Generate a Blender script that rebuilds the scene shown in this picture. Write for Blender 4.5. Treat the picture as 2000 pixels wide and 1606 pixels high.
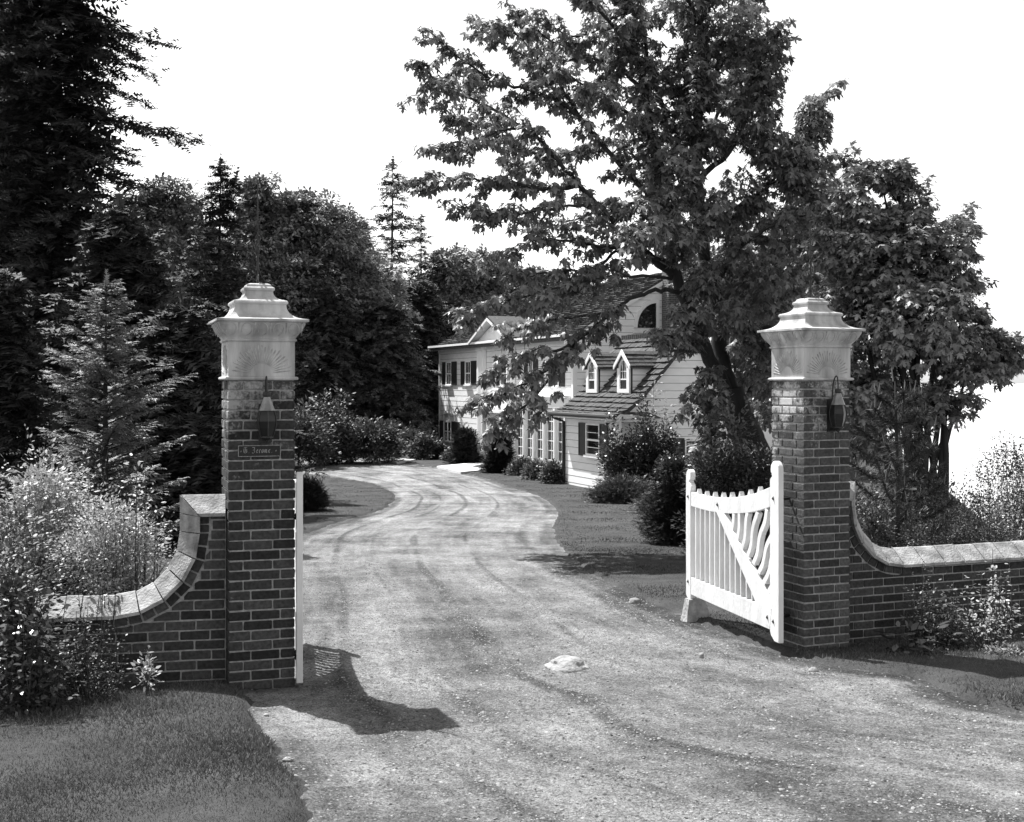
import bpy, bmesh, math, random
import numpy as np
from mathutils import Vector, Matrix

for o in list(bpy.data.objects):
    bpy.data.objects.remove(o)
SC = bpy.context.scene
COL = SC.collection
rnd = random.Random(7)
rng = np.random.default_rng(11)
EYE = 2.05
F = 2400.0
CX, CY = 1000.0, 748.0

# ------------------------------------------------------------------ camera
cam_data = bpy.data.cameras.new("camera")
cam = bpy.data.objects.new("camera", cam_data)
COL.objects.link(cam)
cam.location = (0, 0, EYE)
cam.rotation_euler = (math.radians(90), 0, 0)
cam_data.sensor_fit = 'HORIZONTAL'
cam_data.sensor_width = 36.0
cam_data.lens = 36.0 * F / 2000.0
cam_data.shift_y = -(803.0 - CY) / 2000.0
cam_data.clip_start = 0.05
cam_data.clip_end = 60000.0
SC.camera = cam

# ------------------------------------------------------------------ light
SUN_DIR = Vector((-0.684, 0.729, 0.0)).normalized()
SUN_EL = math.radians(57)
to_sun = Vector((SUN_DIR.x * math.cos(SUN_EL), SUN_DIR.y * math.cos(SUN_EL), math.sin(SUN_EL)))
world = bpy.data.worlds.new("World")
SC.world = world
world.use_nodes = True
wn, wl = world.node_tree.nodes, world.node_tree.links
wn.clear()
sky = wn.new("ShaderNodeTexSky")
sky.sky_type = 'NISHITA'
sky.sun_disc = False
sky.sun_elevation = SUN_EL
sky.sun_rotation = math.atan2(SUN_DIR.x, SUN_DIR.y)
sky.air_density = 1.0
sky.dust_density = .8
sky.ozone_density = 1.0
# the plate is blue-sensitive: the sky's blue light is what it records
bw = wn.new("ShaderNodeSeparateColor")
bg = wn.new("ShaderNodeBackground")
bg.inputs["Strength"].default_value = 0.12
wo = wn.new("ShaderNodeOutputWorld")
wl.new(sky.outputs[0], bw.inputs[0])
mixbg = wn.new("ShaderNodeMath"); mixbg.operation = 'MULTIPLY_ADD'
mixbg.inputs[1].default_value = .45
halfb = wn.new("ShaderNodeMath"); halfb.operation = 'MULTIPLY'; halfb.inputs[1].default_value = .55
wl.new(bw.outputs["Blue"], halfb.inputs[0])
wl.new(bw.outputs["Green"], mixbg.inputs[0]); wl.new(halfb.outputs[0], mixbg.inputs[2])
wl.new(mixbg.outputs[0], bg.inputs["Color"])
wl.new(bg.outputs[0], wo.inputs["Surface"])
sun_data = bpy.data.lights.new("sun", 'SUN')
sun_data.energy = 5.0
sun_data.angle = math.radians(0.53)
sun_data.color = (1.0, 1.0, 1.0)
sun = bpy.data.objects.new("sun", sun_data)
COL.objects.link(sun)
sun.location = (-20, 20, 40)
sun.rotation_euler = to_sun.to_track_quat('Z', 'Y').to_euler()
SC.view_settings.view_transform = 'Standard'
SC.view_settings.look = 'None'
SC.view_settings.gamma = 1.0
SC.view_settings.exposure = 1.08
SC.view_settings.use_curve_mapping = False
SC.render.engine = 'CYCLES'
SC.cycles.max_bounces = 6
SC.cycles.diffuse_bounces = 3
SC.cycles.transmission_bounces = 4
SC.cycles.transparent_max_bounces = 6

# ------------------------------------------------------------------ terrain
_HY = np.array([-60, 0, 8.3, 10, 20, 30, 40, 50, 66, 400.0, 3000.0])
_HH = np.array([1.5, 1.62, 2.07, 2.16, 2.62, 3.05, 3.43, 3.46, 3.46, 3.46, 3.46])

def Hy(y):
    return np.interp(y, _HY, _HH)

def wob(x, y):
    x = np.asarray(x, float); y = np.asarray(y, float)
    return (np.sin(x * 1.3 + y * .7) + np.sin(x * -.9 + y * 1.1 + 2) + np.sin(x * 2.9 + y * 1.7 + 1) * .5 * np.clip(16 / np.maximum(np.abs(y), 1), 0, 1)) * .006 \
        + (np.sin(x * 7.3 + y * 3.1) * np.sin(y * 6.1 - x * 2.2)) * .004 * np.clip(12 / np.maximum(np.abs(y), 1), 0, 1) ** 2

def ground_z(x, y):
    x = np.asarray(x, float); y = np.asarray(y, float)
    z = EYE - Hy(y) + wob(x, y)
    edge = 8.0 + np.maximum(0, y - 25) * .25
    d = np.maximum(0, x - edge)
    z = z - np.minimum(.045 * d ** 2 + .25 * d, 34.0)
    far = np.maximum(0, y - 90)
    rise = np.clip(far * .05, 0, 14) * np.clip((10 - x) / 20.0, 0, 1)
    return z + rise

def gz(x, y):
    return float(ground_z(x, y))

def px2g(px, py):
    """ground point seen at a pixel of the photograph"""
    lo, hi = 2.0, 400.0
    for _ in range(60):
        m = (lo + hi) / 2
        if float(Hy(m)) * F / m > (py - CY):
            lo = m
        else:
            hi = m
    return ((px - CX) * lo / F, lo)

def W(px, py, Y):
    return Vector(((px - CX) * Y / F, Y, EYE - (py - CY) * Y / F))

# ------------------------------------------------------------------ materials
MATS = {}

def mat(name, val, rough=.85, var=.25, scale=6.0, bump=0.0, bscale=40.0, spec=.3, island=0.0, objrnd=0.0,
        trans=0.0, metal=0.0, stretch=None, detail=6.0):
    m = bpy.data.materials.new(name); m.use_nodes = True
    n, l = m.node_tree.nodes, m.node_tree.links
    n.clear()
    out = n.new("ShaderNodeOutputMaterial")
    p = n.new("ShaderNodeBsdfPrincipled")
    p.inputs["Roughness"].default_value = rough
    p.inputs["Specular IOR Level"].default_value = spec
    p.inputs["Metallic"].default_value = metal
    geo = n.new("ShaderNodeNewGeometry")
    src = geo.outputs["Position"]
    if stretch:
        mp = n.new("ShaderNodeMapping"); mp.inputs["Scale"].default_value = stretch
        l.new(src, mp.inputs["Vector"]); src = mp.outputs[0]
    nz = n.new("ShaderNodeTexNoise")
    nz.inputs["Scale"].default_value = scale; nz.inputs["Detail"].default_value = detail
    l.new(src, nz.inputs["Vector"])
    mr = n.new("ShaderNodeMapRange")
    mr.inputs["From Min"].default_value = .3; mr.inputs["From Max"].default_value = .7
    mr.inputs["To Min"].default_value = val * (1 - var); mr.inputs["To Max"].default_value = val * (1 + var)
    l.new(nz.outputs["Fac"], mr.inputs["Value"])
    cur = mr.outputs[0]
    for amt, sock in ((island, geo.outputs["Random Per Island"]), (objrnd, None)):
        if amt:
            if sock is None:
                oi = n.new("ShaderNodeObjectInfo"); sock = oi.outputs["Random"]
            a = n.new("ShaderNodeMapRange")
            a.inputs["To Min"].default_value = 1 - amt; a.inputs["To Max"].default_value = 1 + amt
            l.new(sock, a.inputs["Value"])
            mu = n.new("ShaderNodeMath"); mu.operation = 'MULTIPLY'
            l.new(cur, mu.inputs[0]); l.new(a.outputs[0], mu.inputs[1]); cur = mu.outputs[0]
    l.new(cur, p.inputs["Base Color"])
    if bump:
        b = n.new("ShaderNodeTexNoise"); b.inputs["Scale"].default_value = bscale; b.inputs["Detail"].default_value = 5
        l.new(src, b.inputs["Vector"])
        bp = n.new("ShaderNodeBump"); bp.inputs["Strength"].default_value = bump; bp.inputs["Distance"].default_value = .02
        l.new(b.outputs["Fac"], bp.inputs["Height"]); l.new(bp.outputs[0], p.inputs["Normal"])
    sh = p.outputs[0]
    if trans:
        t = n.new("ShaderNodeBsdfTranslucent")
        l.new(cur, t.inputs["Color"])
        mx = n.new("ShaderNodeMixShader"); mx.inputs[0].default_value = trans
        l.new(sh, mx.inputs[1]); l.new(t.outputs[0], mx.inputs[2]); sh = mx.outputs[0]
    l.new(sh, out.inputs["Surface"])
    MATS[name] = m
    m["cur"] = 1
    return m

def brick_mat(name, lo, hi, stain_z0, stain_z1, stain_amt, seed):
    """fired brick: each brick its own tone, mottled, with lime bloom in ragged patches of its own shape"""
    m = bpy.data.materials.new(name); m.use_nodes = True
    n, l = m.node_tree.nodes, m.node_tree.links
    p = n["Principled BSDF"]
    p.inputs["Roughness"].default_value = .9
    p.inputs["Specular IOR Level"].default_value = .2
    oi = n.new("ShaderNodeObjectInfo"); geo = n.new("ShaderNodeNewGeometry")
    a = n.new("ShaderNodeMapRange"); a.inputs["To Min"].default_value = lo; a.inputs["To Max"].default_value = hi
    l.new(oi.outputs["Random"], a.inputs["Value"])
    nz = n.new("ShaderNodeTexNoise"); nz.inputs["Scale"].default_value = 45; nz.inputs["Detail"].default_value = 6
    l.new(geo.outputs["Position"], nz.inputs["Vector"])
    b = n.new("ShaderNodeMapRange"); b.inputs["From Min"].default_value = .3; b.inputs["From Max"].default_value = .7
    b.inputs["To Min"].default_value = .6; b.inputs["To Max"].default_value = 1.5
    l.new(nz.outputs["Fac"], b.inputs["Value"])
    mu = n.new("ShaderNodeMath"); mu.operation = 'MULTIPLY'
    l.new(a.outputs[0], mu.inputs[0]); l.new(b.outputs[0], mu.inputs[1])
    # bloom mask
    s1 = n.new("ShaderNodeTexNoise"); s1.noise_dimensions = '4D'; s1.inputs["W"].default_value = seed
    s1.inputs["Scale"].default_value = 4.5; s1.inputs["Detail"].default_value = 8; s1.inputs["Roughness"].default_value = .7
    l.new(geo.outputs["Position"], s1.inputs["Vector"])
    s2 = n.new("ShaderNodeTexNoise"); s2.inputs["Scale"].default_value = 60; s2.inputs["Detail"].default_value = 4
    l.new(geo.outputs["Position"], s2.inputs["Vector"])
    sep = n.new("ShaderNodeSeparateXYZ"); l.new(geo.outputs["Position"], sep.inputs[0])
    zr = n.new("ShaderNodeMapRange"); zr.inputs["From Min"].default_value = stain_z0; zr.inputs["From Max"].default_value = stain_z1
    l.new(sep.outputs["Z"], zr.inputs["Value"])
    ad = n.new("ShaderNodeMath"); ad.operation = 'MULTIPLY_ADD'; ad.inputs[1].default_value = .22
    l.new(zr.outputs[0], ad.inputs[0]); l.new(s1.outputs["Fac"], ad.inputs[2])
    ad2 = n.new("ShaderNodeMath"); ad2.operation = 'MULTIPLY_ADD'; ad2.inputs[1].default_value = .25
    l.new(s2.outputs["Fac"], ad2.inputs[0]); l.new(ad.outputs[0], ad2.inputs[2])
    st = n.new("ShaderNodeMapRange"); st.inputs["From Min"].default_value = .80; st.inputs["From Max"].default_value = .93
    st.inputs["To Max"].default_value = stain_amt
    l.new(ad2.outputs[0], st.inputs["Value"])
    mx = n.new("ShaderNodeMix"); mx.data_type = 'FLOAT'
    l.new(st.outputs[0], mx.inputs["Factor"]); l.new(mu.outputs[0], mx.inputs["A"]); mx.inputs["B"].default_value = .5
    l.new(mx.outputs["Result"], p.inputs["Base Color"])
    bp = n.new("ShaderNodeBump"); bp.inputs["Strength"].default_value = .5; bp.inputs["Distance"].default_value = .004
    l.new(nz.outputs["Fac"], bp.inputs["Height"]); l.new(bp.outputs[0], p.inputs["Normal"])
    return m

M_BRICK_L = brick_mat("dark_brick_west", .020, .062, 1.0, 2.3, .60, 1.0)
M_BRICK_R = brick_mat("dark_brick_east", .034, .085, 1.1, 1.9, .85, 4.0)
M_BRICK_W = brick_mat("dark_brick_walls", .022, .062, 9, 10, .6, 2.0)
M_MORTAR = mat("mortar", .31, .95, .3, 30, .4, 120)
M_STONE = mat("carved_stone", .40, .85, .42, 9, .2, 90, stretch=(1, 1, .22), detail=9)
M_COPE = mat("coping_stone", .29, .9, .45, 11, .5, 60, objrnd=.14)
M_IRON = mat("wrought_iron", .012, .5, .3, 30, spec=.5)
M_TIN = mat("sheet_metal", .22, .42, .3, 20, metal=.55, spec=.5)
M_LGLASS = mat("dark_lantern_glass", .012, .28, .3, 12, spec=.35)
M_WHITE = mat("white_gate_paint", .66, .6, .12, 9, .25, 60, spec=.25, stretch=(1, 1, .3), objrnd=.06)
M_CLAP = mat("white_clapboard", .84, .65, .06, 2.5, spec=.3, objrnd=.03, stretch=(1, 1, 3))
M_LAPSHADE = mat("lap_shade_backing", .04, .95, .1, 3)  # wall backing coloured near black to paint the shade between clapboards
M_CARVING = mat("darker_carving", .37, .9, .4, 20)  # carved relief, a little darker than the cap stone around it
M_SOFFIT = mat("pale_soffit", .7, .7, .05, 3)
M_TRIM = mat("white_trim", .84, .6, .05, 2)
M_SHUT = mat("dark_shutter", .035, .5, .2, 4)
M_PANE = mat("window_glass", .015, .06, .2, 2, spec=.9)
M_SHING = mat("weathered_shingles", .055, .85, .45, 5, .3, 30, stretch=(3, 3, 3), objrnd=.18, island=.2)
M_CONC = mat("pale_concrete", .62, .9, .1, 4, .2, 50)
M_ROCK = mat("pale_rock", .27, .9, .35, 18, .7, 40)
M_GROCK = mat("grey_rock", .22, .85, .3, 18, .5, 40)
M_PROP = mat("weathered_prop", .33, .9, .35, 12, .5, 50)
M_PLAQ = mat("blackened_plaque", .010, .7, .2, 30, spec=.5)
M_LETTER = mat("worn_lettering", .24, .6, .4, 90)
M_BARK = mat("dark_bark", .028, .95, .45, 7, .8, 25, stretch=(1, 1, .25))
M_TWIG = mat("twig_bark", .05, .9, .3, 8)
M_MAPLE = mat("maple_leaf", .145, .45, .4, 1.2, island=.6, trans=.3, spec=.45)
M_MAPLE2 = mat("second_maple_leaf", .19, .5, .45, 1.0, island=.5, trans=.18, spec=.4)
M_ALDER = mat("alder_leaf", .17, .55, .5, .35, island=.5, trans=.2, spec=.3)
M_FIR = mat("fir_needles", .060, .7, .4, .8, island=.5, trans=.08, spec=.2)
M_NOBLE = mat("noble_fir_needles", .17, .6, .3, 3, island=.45, trans=.1, spec=.35)
M_HEM = mat("hemlock_needles", .085, .7, .5, .6, island=.5, trans=.1, spec=.2)
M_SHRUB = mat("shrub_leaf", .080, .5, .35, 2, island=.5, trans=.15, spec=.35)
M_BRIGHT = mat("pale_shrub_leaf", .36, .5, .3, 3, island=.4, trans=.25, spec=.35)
M_LAUREL = mat("laurel_leaf", .055, .32, .3, 3, island=.45, trans=.08, spec=.5)
M_YEW = mat("yew_needles", .028, .7, .4, 4, island=.4, spec=.2)
M_PETAL = mat("pale_petal", .75, .6, .1, 4, trans=.2)
M_GRASS = mat("grass_blade", .10, .6, .3, 2.5, island=.45, trans=.2, spec=.25)
M_TURF = mat("dark_turf_blade", .060, .6, .3, 2.5, island=.4, trans=.15, spec=.2)
M_SOIL = mat("garden_soil", .035, .95, .4, 8, .8, 40)
M_MAT_ = mat("door_mat", .04, .95, .2, 30)
M_CHIM = mat("chimney_brick_face", .05, .9, .3, 20)

# ------------------------------------------------------------------ mesh helpers
def link(o, parent=None):
    COL.objects.link(o)
    if parent is not None:
        o.parent = parent
    return o

def root(name, label, cat, loc=(0, 0, 0), rz=0.0, group=None):
    o = bpy.data.objects.new(name, None)
    o.empty_display_size = .2
    o.location = loc; o.rotation_euler = (0, 0, rz)
    o["label"] = label; o["category"] = cat
    if group: o["group"] = group
    return link(o)

def tag(o, label=None, cat=None, group=None, kind=None):
    if label: o["label"] = label
    if cat: o["category"] = cat
    if group: o["group"] = group
    if kind: o["kind"] = kind
    return o

def mesh_np(name, V, Fc, smooth=False):
    """V (n,3), Fc (m,k) all the same size, or a list of tuples"""
    me = bpy.data.meshes.new(name)
    if isinstance(Fc, np.ndarray):
        n, (m, k) = len(V), Fc.shape
        me.vertices.add(n); me.vertices.foreach_set("co", np.asarray(V, np.float32).ravel())
        me.loops.add(m * k); me.loops.foreach_set("vertex_index", Fc.astype(np.int32).ravel())
        me.polygons.add(m)
        me.polygons.foreach_set("loop_start", np.arange(0, m * k, k, dtype=np.int32))
        me.update(calc_edges=True)
    else:
        me.from_pydata([tuple(map(float, v)) for v in V], [], [tuple(f) for f in Fc]); me.update()
    if smooth:
        me.polygons.foreach_set("use_smooth", np.ones(len(me.polygons), bool))
    return me

def obj(name, V, Fc, material, parent=None, off=None, smooth=False):
    """one mesh object; off = the world point that is the parent's origin (when V is in world coordinates)"""
    V = np.asarray(V, float)
    if off is not None:
        V = V - np.asarray(off, float)
    me = mesh_np(name, V, Fc, smooth)
    me.materials.append(material)
    return link(bpy.data.objects.new(name, me), parent)

def obj_me(name, me, parent=None, loc=(0, 0, 0), rz=0.0):
    o = bpy.data.objects.new(name, me)
    o.location = loc; o.rotation_euler = (0, 0, rz)
    return link(o, parent)

class MB:
    def __init__(s):
        s.V = []; s.F = []
    def add(s, V, Fc):
        b = len(s.V)
        s.V += [tuple(map(float, v)) for v in V]
        s.F += [tuple(i + b for i in f) for f in Fc]
        return s
    def box(s, x0, x1, y0, y1, z0, z1):
        v = [(x0, y0, z0), (x1, y0, z0), (x1, y1, z0), (x0, y1, z0), (x0, y0, z1), (x1, y0, z1), (x1, y1, z1), (x0, y1, z1)]
        return s.add(v, [(0, 3, 2, 1), (4, 5, 6, 7), (0, 1, 5, 4), (1, 2, 6, 5), (2, 3, 7, 6), (3, 0, 4, 7)])
    def prism(s, poly, y0, y1, fn=None):
        """polygon in (x,z), extruded along y"""
        n = len(poly)
        v = [(x, y0, z) for x, z in poly] + [(x, y1, z) for x, z in poly]
        if fn: v = [fn(*p) for p in v]
        f = [tuple(range(n)), tuple(range(2 * n - 1, n - 1, -1))]
        f += [(i, i + n, (i + 1) % n + n, (i + 1) % n) for i in range(n)]
        return s.add(v, f)
    def tube(s, pts, r, n=6, cap=True):
        pts = [Vector(p) for p in pts]
        m = len(pts)
        rr = r if hasattr(r, '__len__') else [r] * m
        b = len(s.V)
        prev = None
        for i, p in enumerate(pts):
            d = (pts[min(i + 1, m - 1)] - pts[max(i - 1, 0)])
            if d.length < 1e-9: d = Vector((0, 0, 1))
            d.normalize()
            if prev is None:
                a = Vector((0, 0, 1)) if abs(d.z) < .9 else Vector((1, 0, 0))
                e1 = d.cross(a).normalized()
            else:
                e1 = (prev - d * prev.dot(d))
                if e1.length < 1e-6: e1 = d.cross(Vector((1, 0, 0)))
                e1.normalize()
            prev = e1
            e2 = d.cross(e1)
            for k in range(n):
                t = 2 * math.pi * k / n
                q = p + (e1 * math.cos(t) + e2 * math.sin(t)) * rr[i]
                s.V.append(tuple(q))
        for i in range(m - 1):
            for k in range(n):
                a = b + i * n + k; c = b + i * n + (k + 1) % n
                s.F.append((a, c, c + n, a + n))
        if cap:
            s.F.append(tuple(b + k for k in range(n - 1, -1, -1)))
            s.F.append(tuple(b + (m - 1) * n + k for k in range(n)))
        return s
    def build(s, name, material, parent=None, off=None, smooth=False):
        return obj(name, s.V, s.F, material, parent, off, smooth)

def chamfer_box_mesh(name, lx, ly, lz, c, jit=0.0, r=None):
    """a box centred on x, y and z with chamfered edges: 24 vertices"""
    r = r or rnd
    V = []; idx = {}
    for sx in (-1, 1):
        for sy in (-1, 1):
            for sz in (-1, 1):
                j = [r.uniform(-jit, jit) for _ in range(3)]
                for ax in range(3):
                    p = [sx * (lx / 2 - c), sy * (ly / 2 - c), sz * (lz / 2 - c)]
                    p[ax] += (sx, sy, sz)[ax] * c
                    idx[(sx, sy, sz, ax)] = len(V)
                    V.append((p[0] + j[0], p[1] + j[1], p[2] + j[2]))
    Fc = []
    for ax in range(3):
        for s_ in (-1, 1):
            o = [a for a in range(3) if a != ax]
            q = []
            for (u, v) in ((-1, -1), (1, -1), (1, 1), (-1, 1)):
                k = [0, 0, 0]; k[ax] = s_; k[o[0]] = u; k[o[1]] = v
                q.append(idx[(k[0], k[1], k[2], ax)])
            Fc.append(tuple(q))
    for ax in range(3):      # edges parallel to ax
        o = [a for a in range(3) if a != ax]
        for u in (-1, 1):
            for v in (-1, 1):
                q = []
                for s_, a2 in ((-1, o[0]), (1, o[0]), (1, o[1]), (-1, o[1])):
                    k = [0, 0, 0]; k[ax] = s_; k[o[0]] = u; k[o[1]] = v
                    q.append(idx[(k[0], k[1], k[2], a2)])
                Fc.append(tuple(q))
    for sx in (-1, 1):
        for sy in (-1, 1):
            for sz in (-1, 1):
                Fc.append(tuple(idx[(sx, sy, sz, a)] for a in range(3)))
    me = bpy.data.meshes.new(name)
    me.from_pydata(V, [], Fc)
    bm = bmesh.new(); bm.from_mesh(me); bmesh.ops.recalc_face_normals(bm, faces=bm.faces); bm.to_mesh(me); bm.free()
    return me

def recalc(o):
    bm = bmesh.new(); bm.from_mesh(o.data); bmesh.ops.recalc_face_normals(bm, faces=bm.faces); bm.to_mesh(o.data); bm.free()
    return o

# ------------------------------------------------------------------ leaf scattering
def nrm(a):
    return a / np.maximum(np.linalg.norm(a, axis=-1, keepdims=True), 1e-9)

def scatter(tv, tf, pos, tip, nor, size):
    """copies of a template (x across, y along the tip, z up the normal)"""
    tv = np.asarray(tv, float); tf = np.asarray(tf, int)
    pos = np.asarray(pos, float); N = len(pos)
    tip = nrm(np.asarray(tip, float))
    x = nrm(np.cross(tip, np.asarray(nor, float)))
    z = np.cross(x, tip)
    B = np.stack([x, tip, z], axis=1)                      # N,3,3
    sz = np.broadcast_to(np.asarray(size, float), (N,))
    V = (tv[None] @ B) * sz[:, None, None] + pos[:, None]
    Fi = tf[None] + (np.arange(N) * len(tv))[:, None, None]
    return V.reshape(-1, 3), Fi.reshape(-1, tf.shape[1])

# palmate leaf, five lobes, tip at y = 1
_ml = [(0, 0), (.10, .12), (.40, -.10), (.20, .20), (.46, .30), (.66, .56), (.36, .44), (.17, .42), (.22, .72), (0, 1.0),
       (-.22, .72), (-.17, .42), (-.36, .44), (-.66, .56), (-.46, .30), (-.20, .20), (-.40, -.10), (-.10, .12)]
def _curl(k1, k2, k3): return [(x, y, -k1 * abs(x) - k2 * y * y + k3 * x) for x, y in _ml]
MAPLE_V = _curl(.35, .35, .0)
MAPLE_F = [(0, 1, 17), (1, 2, 3), (17, 15, 16), (1, 3, 7), (17, 11, 15), (1, 7, 17), (7, 11, 17), (3, 4, 7), (4, 6, 7), (4, 5, 6), (15, 11, 14), (14, 11, 12), (14, 12, 13), (7, 8, 11), (8, 10, 11), (8, 9, 10)]
MAPLE_V2 = _curl(.05, .55, .25)
MAPLE_V3 = [(x * .8, y, z) for x, y, z in _curl(.7, .1, -.2)]
OVAL_V = [(0, 0, 0), (.25, .35, -.05), (.16, .75, -.08), (0, 1, -.16), (-.16, .75, -.08), (-.25, .35, -.05)]
OVAL_F = [(0, 1, 5), (1, 4, 5), (1, 2, 4), (2, 3, 4)]
DIA_V = [(0, 0, 0), (.3, .5, -.06), (0, 1, -.12), (-.3, .5, -.06)]
DIA_F = [(0, 1, 2), (0, 2, 3)]
# a small spray of leaves (many leaves in one piece), for far crowns
SPR_V = []; SPR_F = []
_r = random.Random(3)
for k in range(5):
    a = _r.uniform(-1.3, 1.3); r0 = _r.uniform(0, .5); c_, s_ = math.cos(a), math.sin(a)
    ox, oy, oz = s_ * r0, c_ * r0, _r.uniform(-.2, .2)
    tz = _r.uniform(-.35, .2)
    b0 = len(SPR_V)
    SPR_V += [(ox, oy, oz), (ox + s_ * .3 + c_ * .14, oy + c_ * .3 - s_ * .14, oz + tz * .5), (ox + s_ * .55, oy + c_ * .55, oz + tz),
              (ox + s_ * .3 - c_ * .14, oy + c_ * .3 + s_ * .14, oz + tz * .5 + .08)]
    SPR_F += [(b0, b0 + 1, b0 + 2), (b0, b0 + 2, b0 + 3)]
# needle feather: a twig with needles
def feather(nk, wd, seed=0, tl=.0):
    V = [(-.03, 0, 0), (.03, 0, 0), (.0, 1, -.10)]; Fc = [(0, 1, 2)]
    q = random.Random(seed)
    for k in range(nk):
        y = .03 + k * .85 / nk
        for s_ in (-1, 1):
            b0 = len(V); w = wd * q.uniform(.75, 1.2) * (1 - .5 * k / nk)
            V += [(0, y, -.10 * y), (0, y + .75 / nk, -.10 * y), (s_ * w, y + .22 + q.uniform(-.05, .05), -.12 * y + q.uniform(-.12, .08))]
            Fc += [(b0, b0 + 1, b0 + 2)]
    return V, Fc
FEA_V, FEA_F = feather(6, .26, 1)
FEB_V, FEB_F = feather(3, .42, 2)

def rdir(n, zlo=-1, zhi=1):
    z = rng.uniform(zlo, zhi, n); a = rng.uniform(0, 2 * np.pi, n); r = np.sqrt(1 - z * z)
    return np.stack([r * np.cos(a), r * np.sin(a), z], 1)

def tri(fs):
    out = []
    for f in fs:
        for i in range(1, len(f) - 1):
            out.append((f[0], f[i], f[i + 1]))
    return np.array(out)
# ------------------------------------------------------------------ driveway outline
def P_(a):
    return px2g(*a) if a[0] != 'w' else (a[1], a[2])
ROWS = [(('w', -.2, -8), ('w', 12, -8)), (('w', -.72, 2.5), ('w', 11, 1.5)), (('w', -.86, 5.2), ('w', 5.4, 6.2)),
        ((560, 1500), (2010, 1396)), ((500, 1405), (1790, 1325)), ((486, 1372), (1640, 1303)), ((478, 1330), (1500, 1268)),
        ((520, 1245), (1385, 1226)), ((540, 1160), (1250, 1168)), ((552, 1095), (1140, 1110)), ((590, 1046), (1092, 1066)),
        ((668, 1020), (1080, 1030)), ((735, 1001), (1088, 998)), ((768, 981), (1050, 969)), ((768, 965), (965, 940)),
        ((738, 950), (875, 918)), ((690, 939), (795, 905)), ((620, 929), (720, 893)), ((560, 922), (650, 884)),
        ((470, 912), (580, 877)), ((330, 905), (470, 868)), ((60, 905), (300, 862))]
Lp = [P_(a) for a, b in ROWS]; Rp = [P_(b) for a, b in ROWS]

def catmull(pts, per=14):
    pts = [np.array(p, float) for p in pts]
    out = []
    for i in range(len(pts) - 1):
        p0 = pts[max(i - 1, 0)]; p1 = pts[i]; p2 = pts[i + 1]; p3 = pts[min(i + 2, len(pts) - 1)]
        for k in range(per):
            t = k / per
            out.append(.5 * ((2 * p1) + (-p0 + p2) * t + (2 * p0 - 5 * p1 + 4 * p2 - p3) * t * t + (-p0 + 3 * p1 - 3 * p2 + p3) * t ** 3))
    out.append(pts[-1])
    return np.array(out)
LC = catmull(Lp); RC = catmull(Rp)
POLY = np.concatenate([LC, RC[::-1]])

def sdist(x, y):
    """signed distance to the driveway (negative inside)"""
    x = np.asarray(x, float).ravel(); y = np.asarray(y, float).ravel()
    best = np.full(x.shape, 1e9); ins = np.zeros(x.shape, bool)
    n = len(POLY)
    for i in range(n):
        ax, ay = POLY[i]; bx, by = POLY[(i + 1) % n]
        dx, dy = bx - ax, by - ay
        L = dx * dx + dy * dy + 1e-12
        t = np.clip(((x - ax) * dx + (y - ay) * dy) / L, 0, 1)
        best = np.minimum(best, (x - ax - t * dx) ** 2 + (y - ay - t * dy) ** 2)
        c = ((ay > y) != (by > y)) & (x < (bx - ax) * (y - ay) / (by - ay + 1e-12) + ax)
        ins ^= c
    d = np.sqrt(best)
    return np.where(ins, -d, d)

def lawn_lift(d, x, y):
    e = d + .03 * np.sin(x * 9 + y * 5) * np.sin(y * 7 - x * 4) + .02 * np.sin(x * 23 + y * 17)
    t = np.clip((e + .03) / .09, 0, 1)
    return -.03 + .075 * t * t * (3 - 2 * t)

# ------------------------------------------------------------------ ground sheet
def axis(fine0, fine1, step, lo, hi, grow=1.13):
    a = list(np.arange(fine0, fine1 + 1e-6, step))
    s = step; v = a[-1]
    while v < hi:
        s *= grow; v += s; a.append(v)
    s = step; v = a[0]; b = []
    while v > lo:
        s *= grow; v -= s; b.append(v)
    return np.array(b[::-1] + a)
gx = axis(-4.5, 6.5, .06, -900, 900)
yy = [4.6]
while yy[-1] < 78:
    yy.append(yy[-1] * 1.0125)
s_ = yy[-1] - yy[-2]
while yy[-1] < 2500:
    s_ *= 1.2; yy.append(yy[-1] + s_)
pre = []; v = 4.6; s_ = .3
while v > -60:
    v -= s_; s_ *= 1.25; pre.append(v)
gy = np.array(pre[::-1] + yy)
GX, GY = np.meshgrid(gx, gy)
near = (GY > -12) & (GY < 80) & (np.abs(GX) < 16)
D = np.full(GX.shape, 5.0)
D[near] = sdist(GX[near], GY[near])
GZ = ground_z(GX, GY) + lawn_lift(D, GX, GY)
nx, ny = len(gx), len(gy)
V = np.stack([GX, GY, GZ], -1).reshape(-1, 3)
I = np.arange(nx * ny).reshape(ny, nx)
Fq = np.stack([I[:-1, :-1], I[:-1, 1:], I[1:, 1:], I[1:, :-1]], -1).reshape(-1, 4)

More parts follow.
